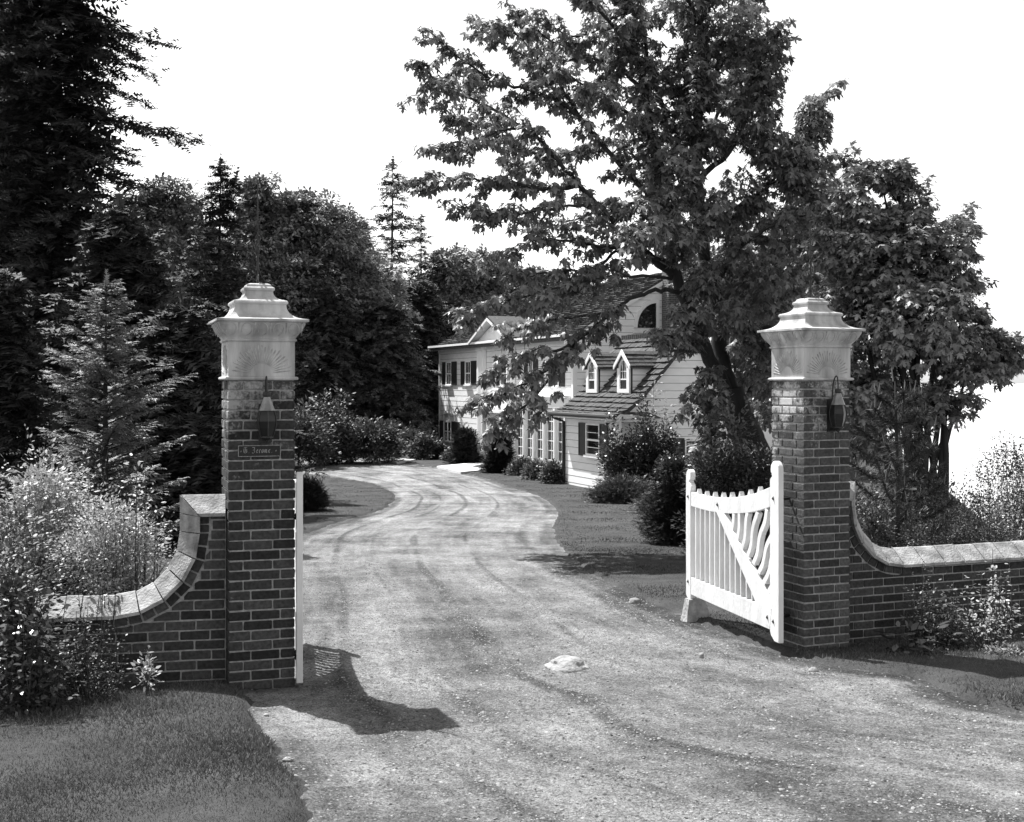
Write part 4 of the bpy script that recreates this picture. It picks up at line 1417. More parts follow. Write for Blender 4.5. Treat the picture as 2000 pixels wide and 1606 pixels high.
# pediment over the bay
Y0 = -.55
pm = t_of(951, Y0); p0 = t_of(914, Y0); p1 = 2 * pm - p0
ph0 = EAVE + .04; ph1 = h_of(617, pm, Y0) - .16
TY = MB().add([(p0 + .3, Y0 + .34, ph0 + .1), (p1 - .3, Y0 + .34, ph0 + .1), (pm, Y0 + .34, ph1 - .2), (p0 + .3, 2.6, ph0 + .1), (p1 - .3, 2.6, ph0 + .1), (pm, 2.6, ph1 - .2)],
              [(0, 1, 2), (5, 4, 3), (0, 3, 4, 1), (1, 4, 5, 2), (2, 5, 3, 0)])
PED = recalc(TY.build("pediment", M_CLAP, HOUSE))
hbox("pediment_cornice", p0 - .05, p1 + .05, Y0 + .12, 0, EAVE - .06, EAVE + .12, M_TRIM, PED)
for sd in (-1, 1):
    xe = p0 if sd < 0 else p1
    mb = MB()
    mb.add([(xe, Y0, ph0), (pm, Y0, ph1), (pm, 3.2, ph1), (xe, 3.2, ph0), (xe, Y0, ph0 + .16), (pm, Y0, ph1 + .16), (pm, 3.2, ph1 + .16), (xe, 3.2, ph0 + .16)],
           [(0, 1, 2, 3), (7, 6, 5, 4), (0, 4, 5, 1), (1, 5, 6, 2), (2, 6, 7, 3), (3, 7, 4, 0)])
    recalc(mb.build("pediment_roof", M_SHING, PED))
    mb = MB()
    mb.add([(xe, Y0 + .002, ph0 - .022), (pm, Y0 + .002, ph1 - .022), (pm, .3, ph1 - .022), (xe, .3, ph0 - .022), (xe, Y0 + .002, ph0 - .004), (pm, Y0 + .002, ph1 - .004), (pm, .3, ph1 - .004), (xe, .3, ph0 - .004)],
           [(0, 1, 2, 3), (7, 6, 5, 4), (0, 4, 5, 1), (1, 5, 6, 2), (2, 6, 7, 3), (3, 7, 4, 0)])
    recalc(mb.build("soffit", M_SOFFIT, PED))
    mb = MB()
    mb.add([(xe, Y0 - .03, ph0 - .06), (pm, Y0 - .03, ph1 - .06), (pm, Y0 - .03, ph1 + .05), (xe, Y0 - .03, ph0 + .05), (xe, Y0 - .002, ph0 - .06), (pm, Y0 - .002, ph1 - .06), (pm, Y0 - .002, ph1 + .05), (xe, Y0 - .002, ph0 + .05)],
           [(0, 1, 2, 3), (7, 6, 5, 4), (0, 4, 5, 1), (1, 5, 6, 2), (2, 6, 7, 3), (3, 7, 4, 0)])
    recalc(mb.build("rake_board", M_TRIM, PED))
mb = MB()
for k in range(7):
    t = k / 6; mb.tube([(pm - .32 + .64 * t, Y0 + .40, ph0 + .95 + .14 * math.sin(t * 9)), (pm - .28 + .6 * t, Y0 + .40, ph0 + .95 + .2 * math.cos(t * 7))], .035, 5)
mb.build("carved_ornament", M_TRIM, PED)

# row of french windows under an entablature
fw = [(1014, 1025.5), (1033, 1044.5), (1052.5, 1065), (1073, 1086), (1094, 1107)]
ft0, ft1 = t_of(1008.5), t_of(1111)
hbox("entablature", ft0, ft1 + .3, -.20, -.033, 2.42, 2.85, M_TRIM)
hbox("entablature_cornice", ft0 - .05, ft1 + .3, -.30, -.033, 2.851, 2.95, M_TRIM)
for (a, b) in fw:
    a, b = t_of(a), t_of(b)
    h0 = .22; h1 = 2.25
    window((a + b) / 2, (b - a), h0, h1, ffront, cols=2, rows=5, mid=False, frame=.09, name="french_window", sill=False, muntin=.03)
ed = [t_of(x) for x in (1009.5, 1029.5, 1048.5, 1069, 1090, 1111)]
for x in ed:
    P = hbox("pilaster", x - .10, x + .10, -.19, -.034, .0, 2.419, M_TRIM)
    hbox("fluting", x - .035, x + .035, -.205, -.191, .25, 2.3, M_TRIM, P)
# quarter-round attic windows each side of the end chimney
chb = b_of(1321, MT)
for sd in (-1, 1):
    if sd < 0: bR = b_of(1280.5, MT)
    else: bR = 2 * (MD / 2) - b_of(1280.5, MT)
    hB0 = h_of(641, MT, bR); rad = 1.02
    def qpt(a, r, o): return (MT + .034 + o, bR + sd * r * math.cos(a), hB0 + r * math.sin(a))
    V = [(MT + .045, bR, hB0)] + [(MT + .045, bR + sd * rad * .86 * math.cos(math.pi / 2 * k / 12), hB0 + rad * math.sin(math.pi / 2 * k / 12)) for k in range(13)]
    fr_ = MB()
    rin, rout = rad, rad + .16
    vs = []
    for k in range(13):
        a = math.pi / 2 * k / 12
        for r in (rin, rout):
            for o_ in (.034, .10): vs.append((MT + o_, bR + sd * r * .86 * math.cos(a), hB0 + r * math.sin(a)))
    fs = []
    for k in range(12):
        i = 4 * k
        fs += [(i, i + 4, i + 5, i + 1), (i + 2, i + 3, i + 7, i + 6), (i + 1, i + 5, i + 7, i + 3), (i, i + 2, i + 6, i + 4)]
    fr_.add(vs, fs)
    y0, y1 = bR, bR - sd * -.0
    fr_.box(MT + .034, MT + .10, min(bR - .0, bR - sd * .13), max(bR, bR - sd * .13), hB0 - .10, hB0 + rout)
    fr_.box(MT + .034, MT + .11, min(bR + sd * rout * .9, bR - sd * .13), max(bR + sd * rout * .9, bR - sd * .13), hB0 - .22, hB0 - .101)
    Wd = recalc(fr_.build("quarter_round_window", M_TRIM, HOUSE))
    recalc(obj("pane", V + [(v[0] - .008, v[1], v[2]) for v in V], [tuple(range(14)), tuple(range(27, 13, -1))], M_PANE, Wd))
# chimneys
def brick_tex_mat():
    m = bpy.data.materials.new("chimney_brickwork"); m.use_nodes = True
    n, l = m.node_tree.nodes, m.node_tree.links
    p = n["Principled BSDF"]; p.inputs["Roughness"].default_value = .9
    tc = n.new("ShaderNodeTexCoord"); mp = n.new("ShaderNodeMapping"); mp.inputs["Rotation"].default_value = (math.pi / 2, 0, 0)
    sx = n.new("ShaderNodeSeparateXYZ"); l.new(tc.outputs["Object"], sx.inputs[0])
    ad = n.new("ShaderNodeMath"); l.new(sx.outputs[0], ad.inputs[0]); l.new(sx.outputs[1], ad.inputs[1])
    cb = n.new("ShaderNodeCombineXYZ"); l.new(ad.outputs[0], cb.inputs[0]); l.new(sx.outputs[2], cb.inputs[1])
    b = n.new("ShaderNodeTexBrick"); l.new(cb.outputs[0], b.inputs["Vector"])
    b.inputs["Scale"].default_value = 1; b.inputs["Brick Width"].default_value = .22; b.inputs["Row Height"].default_value = .085; b.inputs["Mortar Size"].default_value = .012
    b.inputs["Color1"].default_value = (.05, .05, .05, 1); b.inputs["Color2"].default_value = (.085, .085, .085, 1); b.inputs["Mortar"].default_value = (.22, .22, .22, 1)
    l.new(b.outputs["Color"], p.inputs["Base Color"])
    return m
M_CH = brick_tex_mat()
CHM = hbox("chimney", MT + .034, MT + .60, MD / 2 - .55, MD / 2 + .55, -.2, RIDGE + 1.1, M_CH)
hbox("chimney_cap", MT - .02, MT + .66, MD / 2 - .62, MD / 2 + .62, RIDGE + 1.101, RIDGE + 1.25, M_CONC, CHM)
cx_ = t_of(1022, 4.0)
CH2 = hbox("chimney", cx_ - .5, cx_ + .5, MD / 2 - .40, MD / 2 + .40, RIDGE - .6, RIDGE + 1.35, M_CH)
hbox("chimney_cap", cx_ - .56, cx_ + .56, MD / 2 - .46, MD / 2 + .46, RIDGE + 1.351, RIDGE + 1.48, M_CONC, CH2)

# link between the two blocks
LK0, LK1, LKB = MT + .061, 24.7, .9
hbox("link_wall", LK0, LK1, LKB, 6.5, 0, 3.42, M_CLAP)
h = .1
flk = lambda a, o, h: (a, LKB - .002 - o, h)
while h < 3.35:
    board((LK0, LK1), (LK0, LK1), h, min(h + EXP, 3.42), flk); h += EXP
hbox("cornice", LK0, LK1, LKB - .35, LKB - .035, 3.40, 3.52, M_TRIM)
roof("link_roof", LK0 + .003, LK1, [(LKB - .42, 3.53), (3.6, 5.0)], .10, courses=13, cols=36, seed=8)

# garage-like ell with the swept roof, nearest the viewer
E0, E1, EB = 24.5, 28.8, -3.5
PR = [(-.32, 2.44), (.05, 2.60), (.55, 3.00), (1.055, 3.56), (1.7, 4.28), (2.35, 4.98)]
ED = 4.7
def eh(o): return float(np.interp(min(o, ED - o), [p[0] for p in PR], [p[1] for p in PR])) - .10
mb = MB()
os_ = [0, .55, 1.055, 1.7, 2.35, 3.0, 3.645, 4.15, 4.7]
poly = [(EB, 0)] + [(EB + o, eh(o)) for o in os_] + [(EB + ED, 0)]
n_ = len(poly)
V = [(E0, b, h) for b, h in poly] + [(E1, b, h) for b, h in poly]
Fc = [(0, 10, 9, 1)]
vs = V; fs = []
for side in (0, 1):
    o_ = side * n_
    for k in range(1, 9):
        fs.append((o_ + k, o_ + k + 1, o_ + 10 if k >= 5 else o_ + 0) if False else (o_ + k, o_ + k + 1, o_ + 10) if k >= 5 else (o_ + k, o_ + k + 1, o_ + 0))
    fs.append((o_ + 0, o_ + 5, o_ + 10))
for k in range(n_):
    fs.append((k, (k + 1) % n_, (k + 1) % n_ + n_, k + n_))
recalc(obj("ell_wall", vs, fs, M_LAPSHADE, HOUSE))
fell = lambda a, o, h: (a, EB - .002 - o, h)
h = -.08
EXE = .235
while h < 2.34:
    board((E0 + .03, E1 - .0), (E0 + .03, E1 - .0), h, min(h + EXE, 2.36), fell); h += EXE
fge = lambda a, o, h: (E1 + .002 + o, a, h)
h = -.08
while h < 4.75:
    def ex(hh):
        if hh <= eh(0): return (EB + .01, EB + ED - .01)
        k = float(np.interp(hh, [p[1] - .10 for p in PR], [p[0] for p in PR]))
        return (EB + k + .015, EB + ED - k - .015)
    h1_ = min(h + EXE, 4.80)
    board(ex(h), ex(h1_), h, h1_, fge); h += EXE
hbox("corner_board", E1 - .09, E1 + .045, EB - .05, EB + .09, -.1, 2.34, M_TRIM)
hbox("foundation", E0 - .01, E1 + .02, EB - .015, EB + ED, -.5, -.085, M_CONC)
prof = [(EB + a, b) for a, b in PR]
roof("ell_roof", E0 - .35, E1 + .22, prof, .10, courses=15, cols=24, seed=4, thick=.06)
roof("ell_roof_slope", E0 - .35, E1 + .22, [(EB + ED - a, b) for a, b in PR], .10, courses=8, cols=10, seed=5, part_courses=False)
mb = MB(); a = E0 - .35
while a < E1 + .2:
    mb.box(a, a + .11, EB + 2.35 - .09, EB + 2.35 + .09, 4.93, 5.07 + rnd.uniform(0, .025)); a += .15
o = mb.build("ridge_tiles", M_SHING, HOUSE); o["kind"] = "stuff"
hbox("eave_fascia", E0 - .36, E1 + .24, EB - .36, EB - .033, 2.30, 2.40, M_TRIM)
G_ = MB().tube([(E0 - .40, EB - .40, 2.42), (E1 + .28, EB - .40, 2.42)], .07, 8).build("gutter", M_IRON, HOUSE)
# eave return round the gable corner
RT = hbox("eave_return", E1 + .242, E1 + .62, EB - .34, EB + .95, 2.28, 2.38, M_TRIM)
mb = MB().add([(E1 + .05, EB - .40, 2.381), (E1 + .70, EB - .40, 2.381), (E1 + .70, EB + 1.0, 2.381), (E1 + .05, EB + 1.0, 2.381), (E1 + .05, EB - .1, 2.56), (E1 + .05, EB + .85, 2.56)],
              [(0, 3, 2, 1), (0, 1, 4), (1, 2, 5, 4), (2, 3, 5), (3, 0, 4, 5)])
recalc(mb.build("return_roof", M_SHING, RT))
# downpipe
mb = MB().tube([(E0 - .25, EB - .40, 2.40), (E0 - .22, EB - .30, 2.28), (E0 + .02, EB - .07, 2.15), (E0 + .02, EB - .07, -.1)], .055, 8)
mb.build("downpipe", M_IRON, HOUSE)
# ell window
sh = [t_of(p, EB) for p in (1133.5, 1148.5, 1175, 1189.5)]
tm = (sh[1] + sh[2]) / 2
w0_, w1_ = h_of(892, tm, EB), h_of(827, tm, EB)
window(tm, sh[2] - sh[1] - .10, w0_ + .05, w1_ - .06, fell, cols=1, rows=4, frame=.055)
shutter(sh[0], sh[1], w0_, w1_, fell); shutter(sh[2], sh[3], w0_, w1_, fell)
# window in the ell's gable, mostly behind the shrubs
b0, b1 = b_of(1338, E1), b_of(1373, E1)
bw0, bw1 = h_of(914, E1, b0), h_of(862, E1, b0)
window((b0 + b1) / 2, b1 - b0, bw0, bw1, fge, cols=2, rows=2, frame=.05)
shutter(b_of(1316, E1), b0 - .06, bw0, bw1 + .1, fge); shutter(b1 + .06, b_of(1394, E1), bw0, bw1 + .1, fge)

# dormers
def dormer(px, label=None):
    bf = EB + .62
    tc = t_of(px, bf)
    hb = h_of(766, tc, bf) - .02
    he = hb + .90; hp_ = hb + 1.26; hw = .43
    mb = MB()
    back = EB + 2.3
    V = [(tc - hw, bf, hb - .3), (tc + hw, bf, hb - .3), (tc + hw, bf, he), (tc, bf, hp_), (tc - hw, bf, he)]
    V += [(x, back, z) for x, _, z in V]
    mb.add(V, [(0, 1, 2, 3, 4), (9, 8, 7, 6, 5), (0, 5, 6, 1), (1, 6, 7, 2), (2, 7, 8, 3), (3, 8, 9, 4), (4, 9, 5, 0)])
    D_ = recalc(mb.build("dormer", M_LAPSHADE, HOUSE))
    z = hb - .2
    while z < he - .05:
        for sd in (-1, 1):
            fn = lambda a, o, h, sd=sd: (tc + sd * (hw + .001 + o), a, h)
            board((bf + .05, back - .3), (bf + .05, back - .3), z, min(z + .19, he), fn, .018, .010, D_, "cheek_board")
        z += .19
    for sd in (-1, 1):
        e = hw + .14
        zz = he - .14 * (hp_ - he) / hw
        # shingle courses run front to back: swap the axes so that the roof builder can lay them
        frs = lambda a, b, h, sd=sd: (tc + sd * b, a, h)
        roof("dormer_roof", bf - .10, back + .2, [(e, zz + .03), (0.0, hp_ + .05)], .05, parent=D_, courses=4, cols=7, seed=31 + sd, thick=.04, fr=frs)
        mb = MB()
        mb.add([(tc + sd * e, bf - .135, zz - .06), (tc, bf - .135, hp_ - .07), (tc, bf - .135, hp_ + .10), (tc + sd * e, bf - .135, zz + .07),
                (tc + sd * e, bf - .101, zz - .06), (tc, bf - .101, hp_ - .07), (tc, bf - .101, hp_ + .10), (tc + sd * e, bf - .101, zz + .07)],
               [(0, 1, 2, 3), (7, 6, 5, 4), (0, 4, 5, 1), (1, 5, 6, 2), (2, 6, 7, 3), (3, 7, 4, 0)])
        recalc(mb.build("bargeboard", M_TRIM, D_))
    recalc(MB().prism([(tc - hw + .01, hb - .1), (tc + hw - .01, hb - .1), (tc + hw - .01, he), (tc, hp_ - .03), (tc - hw + .01, he)], bf - .016, bf - .002).build("front_panel", M_TRIM, D_))
    # front: white surround with an arched opening
    gw = .25; g0, g1 = hb + .12, hb + .72
    arch = [(tc + gw * math.cos(math.pi * k / 12), g1 + (gw + .06) * math.sin(math.pi * k / 12)) for k in range(13)]
    P = [(tc - gw, g0), (tc + gw, g0)] + arch
    V = [(x, bf - .03, z) for x, z in P]; n_ = len(V)
    V2 = V + [(x, bf - .018, z) for x, z in P]
    recalc(obj("pane", V2, [tuple(range(n_)), tuple(range(2 * n_ - 1, n_ - 1, -1))] + [(k, (k + 1) % n_, (k + 1) % n_ + n_, k + n_) for k in range(n_)], M_PANE, D_))
    mb = MB()
    mb.tube([(x, bf - .045, z) for x, z in arch], .028, 5)
    mb.box(tc - hw + .01, tc - gw + .01, bf - .07, bf - .002, hb, g1 + .05); mb.box(tc + gw - .01, tc + hw - .01, bf - .07, bf - .002, hb, g1 + .05)
    mb.box(tc - gw + .01, tc + gw - .01, bf - .07, bf - .002, hb, g0)
    for x in (-1 / 3, 1 / 3): mb.box(tc + gw * x - .008, tc + gw * x + .008, bf - .045, bf - .031, (g0 + g1) / 2, g1 + .25)
    mb.box(tc - gw, tc + gw, bf - .055, bf - .031, (g0 + g1) / 2 - .02, (g0 + g1) / 2 + .02)
    mb.box(tc - gw, tc + gw, bf - .047, bf - .0315, g1 - .06, g1 - .04)
    for s2 in (-1, 1):
        pts = [(tc + s2 * gw * (1 / 3 + 2 / 3 * (1 - math.cos(t * math.pi / 2)) - 0), bf - .04, g1 + .22 * math.sin(t * math.pi / 2)) for t in (0, .3, .6, .9)]
        mb.tube(pts, .008, 4)
    recalc(mb.build("window_surround", M_TRIM, D_))
dormer(1158.5); dormer(1220.5)

# stoop slabs and door mat
def slab(name, pts, z_off, th, m, label, cat):
    g_ = [px2g(*p) for p in pts]
    zt = max(gz(*p) for p in g_) + z_off
    cx = sum(p[0] for p in g_) / len(g_); cy = sum(p[1] for p in g_) / len(g_)
    V = [(p[0] - cx, p[1] - cy, 0) for p in g_] + [(p[0] - cx, p[1] - cy, -th) for p in g_]
    n_ = len(g_)
    o = recalc(obj(name, V, [tuple(range(n_)), tuple(range(2 * n_ - 1, n_ - 1, -1))] + [(k, (k + 1) % n_, (k + 1) % n_ + n_, k + n_) for k in range(n_)], m))
    o.location = (cx, cy, zt)
    tag(o, label, cat); return o
slab("stoop_slab", [(853, 915), (900, 926), (992, 918), (945, 906)], .09, .3, M_CONC, "pale concrete slab in front of the house's main door", "paving slab")
slab("stepping_slab", [(758, 904), (775, 907), (812, 901), (795, 898)], .08, .3, M_CONC, "small pale paving slab in the lawn further along the drive", "paving slab")
slab("doormat", [(922, 916), (942, 919), (963, 917), (946, 912)], .115, .02, M_MAT_, "dark doormat on the concrete slab at the door", "doormat")
# ------------------------------------------------------------------ vegetation builders
def leaf_object(name, parent, L, m, tv, tf, pos, tip, nor, size):
    V, Fc = scatter(tv, tf, pos, tip, nor, size)
    V = V - np.asarray(L, float)
    me = mesh_np(name, V, Fc); me.materials.append(m)
    return link(bpy.data.objects.new(name, me), parent)

def limb(mb, pts, r0, r1, L, n=7, per=5, wig=.0):
    P = catmull(pts, per)
    if wig:
        P[1:-1] += rng.normal(0, wig, P[1:-1].shape)
    m = len(P)
    rr = [r0 + (r1 - r0) * (i / (m - 1)) ** .8 for i in range(m)]
    mb.tube([tuple(p - np.asarray(L)) for p in P], rr, n)
    return P

def polyline_sample(P, s):
    """points and directions at fractions s along polyline P"""
    d = np.concatenate([[0], np.cumsum(np.linalg.norm(np.diff(P, axis=0), axis=1))])
    x = s * d[-1]
    pt = np.stack([np.interp(x, d, P[:, i]) for i in range(3)], -1)
    x2 = np.minimum(x + .05, d[-1]); x1 = np.maximum(x - .05, 0)
    q = np.stack([np.interp(x2, d, P[:, i]) - np.interp(x1, d, P[:, i]) for i in range(3)], -1)
    return pt, nrm(q), d[-1]

# ---- big maple, limb by limb
def big_maple():
    Y = 20.0
    base = W(1478, 900, Y)
    bx, by = base.x, Y
    L = Vector((bx, by, gz(bx, by)))
    R = root("maple_tree", "tall forked maple with big lobed leaves behind the right gate, spreading over the house roof", "tree", L)
    tk = MB()
    def pw(px, py, dy=0.0): 
        w = W(px, py, Y + dy); return (w.x, w.y, w.z)
    limb(tk, [(bx + .10, by, L.z - .2), pw(1475, 905), pw(1448, 830), pw(1425, 760)], .34, .22, L, 12, wig=.012)
    # spurs of the two trunks
    limbs = []
    def lb(pts, r0, r1, dens=1.0, s0=.25, sub=.8, mb=tk):
        P = limb(mb, [pw(*p) for p in pts], r0, r1, L, 8, wig=.012)
        limbs.append((P, dens, s0, sub)); return P
    lb([(1425, 765), (1408, 690, .1), (1400, 600, .2), (1378, 505, .3), (1366, 405, .2), (1360, 300, .1), (1368, 190), (1378, 60, .2), (1385, -60, .2), (1390, -190)], .155, .03, 1.5, .35)
    lb([(1440, 800), (1385, 700, -.2), (1345, 600, -.3), (1318, 535, -.3), (1305, 460, -.4), (1278, 302, -.3), (1268, 231), (1258, 187), (1242, 99), (1220, 30), (1200, -80)], .125, .025, 1.2, .4)
    lb([(1362, 330, .1), (1345, 230, .4), (1340, 150, .5), (1340, 60, .6), (1330, -60, .6)], .08, .02, 1.3, .1)
    lb([(1350, 335, .1), (1308, 240, .6), (1282, 174, .8), (1262, 95, .9), (1250, 0, 1)], .07, .015, 1.2, .15)
    lb([(1315, 540, -.3), (1229, 465, -.7), (1176, 412, -.9), (1132, 363, -1), (1079, 302, -1.1), (1018, 249, -1.2), (956, 209, -1.2), (886, 178, -1.3), (810, 124, -1.4)], .062, .012, 1.0, .12)
    lb([(1290, 400, -.3), (1264, 377, 0), (1185, 293, .3), (1132, 231, .5), (1088, 196, .6), (1026, 174, .7), (965, 156, .8), (890, 108, .9), (846, 68, .9)], .055, .012, 1.0, .1)
    lb([(1132, 231, .5), (1114, 196, .7), (1084, 156, .9), (1044, 121, 1.0), (980, 85, 1.2), (930, 45, 1.2)], .04, .01, 1.0, .1)
    lb([(1262, 190, 0), (1210, 128, .4), (1172, 118, .6), (1123, 104, .8), (1050, 62, .9), (1000, 20, 1)], .04, .01, 1.0, .1)
    lb([(1240, 110, 0), (1190, 40, -.6), (1120, -20, -.8), (1040, -60, -1)], .04, .01, 1.2, .1)
    lb([(1132, 363, -1.0), (1053, 368, -1.4), (978, 355, -1.6), (890, 352, -1.7), (800, 366, -1.8)], .04, .008, 1.15, .12)
    lb([(1079, 302, -1.1), (1010, 292, -.6), (930, 240, -.4), (870, 230, -.2)], .03, .008, .9, .2)
    lb([(1170, 410, -.9), (1110, 400, -1.5), (1010, 420, -1.8), (900, 405, -2)], .03, .008, .9, .3)
    lb([(1318, 520, -.3), (1240, 490, -1.1), (1154, 478, -1.3), (1062, 468, -1.5), (1009, 487, -1.5), (950, 505, -1.6)], .035, .008, .85, .2)
    lb([(1335, 575, -.3), (1290, 566, -.9), (1237, 582, -1.3), (1195, 608, -1.5), (1119, 676, -1.7), (1075, 720, -1.8), (1000, 760, -1.9), (930, 790, -1.9)], .040, .010, .95, .36)
    lb([(1119, 676, -1.7), (1060, 690, -2.0), (1008, 708, -2.1), (960, 730, -2.1)], .028, .008, .85, .2)
    lb([(1100, 700, -1.7), (1040, 780, -1.6), (990, 815, -1.6), (960, 845, -1.5)], .028, .008, 1.0, .35)
    lb([(1310, 545, -.6), (1210, 540, -1.9), (1100, 560, -2.1), (1000, 585, -2.2), (905, 608, -2.3)], .028, .008, .85, .4)
    lb([(1190, 612, -1.5), (1120, 620, -1.2), (1050, 630, -1.0), (990, 660, -1)], .03, .008, .8, .3)
    lb([(1368, 450, .2), (1430, 415, .5), (1500, 360, .7), (1560, 300, .8), (1600, 235, .9), (1612, 180, .9)], .07, .010, 1.6, .12)
    lb([(1362, 350, .1), (1420, 300, -.2), (1465, 220, -.4), (1495, 130, -.5), (1500, 60, -.5)], .06, .010, 1.6, .1)
    lb([(1500, 360, .7), (1550, 345, .2), (1595, 330, 0)], .03, .008, 1.5, .1)
    lb([(1366, 190), (1420, 110, .6), (1465, 40, .8), (1490, -40, 1)], .05, .010, 1.5, .1)
    lb([(1378, 60, .2), (1330, -20, -.6), (1290, -90, -.8)], .04, .01, 1.4, .1)
    lb([(1395, 560, .2), (1450, 480, -.5), (1530, 430, -.9), (1600, 420, -1.2)], .05, .008, 1.4, .12)
    lb([(1400, 610, .1), (1470, 560, .8), (1540, 520, 1.2), (1600, 540, 1.4)], .05, .008, 1.4, .15)
    lb([(1366, 405, .2), (1320, 380, 1.2), (1260, 330, 1.8), (1210, 270, 2.2)], .05, .008, 1.2, .15)
    lb([(1366, 300, .1), (1400, 230, 1.2), (1430, 150, 1.8), (1440, 60, 2)], .05, .008, 1.3, .15)
    lb([(1380, 505, .3), (1330, 450, -1.2), (1280, 440, -2.0), (1220, 470, -2.6)], .05, .008, 1.1, .3)
    lb([(1385, 700, -.2), (1340, 665, -1), (1300, 655, -1.5)], .04, .008, 1.1, .3)
    lb([(1408, 690, .1), (1470, 650, -.6), (1520, 640, -1.0), (1560, 690, -1.2)], .05, .008, 1.4, .15)
    lb([(1425, 765, 0), (1390, 740, -.8), (1368, 760, -1.0), (1358, 800, -1.2)], .035, .008, 1.2, .35)
    lb([(1400, 640, 0), (1365, 620, -1.0), (1335, 610, -1.4)], .035, .008, 1.0, .3)
    lb([(1405, 640, .3), (1440, 580, 1.3), (1460, 530, 2.0), (1440, 470, 2.4)], .045, .008, 1.4, .2)
    lb([(1395, 580, .3), (1360, 520, 1.4), (1300, 500, 2.2), (1240, 510, 2.6)], .045, .008, 1.1, .2)
    lb([(1440, 790, 0), (1480, 740, .8), (1500, 760, 1.3)], .03, .008, 1.4, .2)
    lb([(1185, 293, .3), (1130, 300, 1.0), (1060, 312, 1.4), (1000, 330, 1.6)], .03, .008, 1.1, .1)
    lb([(1018, 249, -1.2), (960, 262, -1.8), (900, 285, -2.0), (850, 290, -2.1)], .022, .008, 1.0, .1)
    lb([(1088, 196, .6), (1060, 130, 0), (1010, 70, -.4), (950, 50, -.6)], .025, .008, 1.1, .1)
    lb([(1132, 231, .5), (1180, 170, 1.2), (1200, 100, 1.6), (1190, 30, 1.8)], .03, .008, 1.3, .1)
    lb([(1270, 240, 0), (1200, 205, -1), (1140, 165, -1.6), (1080, 130, -2)], .035, .008, 1.2, .1)
    lb([(1290, 400, 0), (1200, 400, .9), (1120, 430, 1.4), (1050, 445, 1.6)], .035, .008, 1.1, .15)
    lb([(1229, 465, -.7), (1170, 520, -1.2), (1100, 530, -1.4), (1030, 540, -1.5)], .03, .008, 1.1, .2)
    lb([(1250, 0, 1), (1180, 60, .2), (1110, 70, -.3), (1060, 30, -.5)], .03, .008, 1.2, .1)
    lb([(965, 156, .8), (900, 150, .2), (850, 160, 0), (815, 190, 0)], .02, .008, 1.0, .1)
    tk_o = tk.build("trunk", M_BARK, R, smooth=True)
    # twigs with whorls of leaves
    tw = MB()
    pos, tip, nor, size = [], [], [], []
    for (P, dens, s0, sub) in limbs:
        Ltot = float(np.sum(np.linalg.norm(np.diff(P, axis=0), axis=1)))
        nt = int(Ltot / .100 * dens)
        for k in range(nt):
            s = s0 + (1 - s0) * ((k + rng.random()) / nt)
            p, d, _ = polyline_sample(P, np.array(s))
            out = rdir(1)[0]; out = out - d * out.dot(d) * .6; out[2] = out[2] * .55 + .05
            out = nrm(out + d * .75)
            ln = rng.uniform(.22, .62) * sub * (1.15 - .5 * s) * (1 + .25 * (dens > 1.2))
            q1 = p + out * ln * .55 + np.array([0, 0, .03]); q2 = p + out * ln + np.array([0, 0, -.03])
            if rng.random() < .8: tw.tube([tuple(p - np.array(L)), tuple(q1 - np.array(L)), tuple(q2 - np.array(L))], [.009, .006, .003], 4, cap=False)
            nodes = [(q1, .5), (q2, 1.0)] + ([(p + out * ln * .3, .3)] if rng.random() < .5 else [])
            for (q, f) in nodes:
                nl = rng.integers(7, 13) if f == 1.0 else rng.integers(4, 8)
                a0 = rng.uniform(0, 6.28)
                for j in range(nl):
                    a = a0 + j * 6.28 / nl + rng.normal(0, .3)
                    hd = np.array([math.cos(a), math.sin(a), 0]) + out * .4
                    droop = rng.uniform(-1.7, -.15)
                    t = nrm(hd + np.array([0, 0, droop]))
                    st = q + nrm(hd) * rng.uniform(.02, .09) + np.array([0, 0, rng.uniform(-.05, .03)])
                    pos.append(st); tip.append(t); nor.append(nrm(np.array([hd[0] * .5, hd[1] * .5, 1.0]) + rng.normal(0, .28, 3)))
                    size.append(rng.uniform(.075, .155))
    # draped foliage on the low sunny side and round the trunks
    def blob(px, py, dy, rx, ry, rz_, n, sz=(.07, .145)):
        n = int(n * 1.2)
        c = np.array(pw(px, py, dy))
        q = rdir(n) * (rng.random((n, 1)) ** .45) * np.array([rx, ry, rz_])
        cl = np.sin(q[:, 0] * 7 + py) * np.sin(q[:, 1] * 6 + px) * np.sin(q[:, 2] * 8)
        q = q[cl > -.25]
        for v in q:
            hd = nrm(np.array([v[0], v[1], 0]) + rng.normal(0, .3, 3) * np.array([1, 1, 0]))
            pos.append(c + v); tip.append(nrm(hd + np.array([0, 0, rng.uniform(-1.2, -.2)]))); nor.append(nrm(np.array([hd[0] * .6, hd[1] * .6, 1]) + rng.normal(0, .25, 3))); size.append(rng.uniform(*sz))
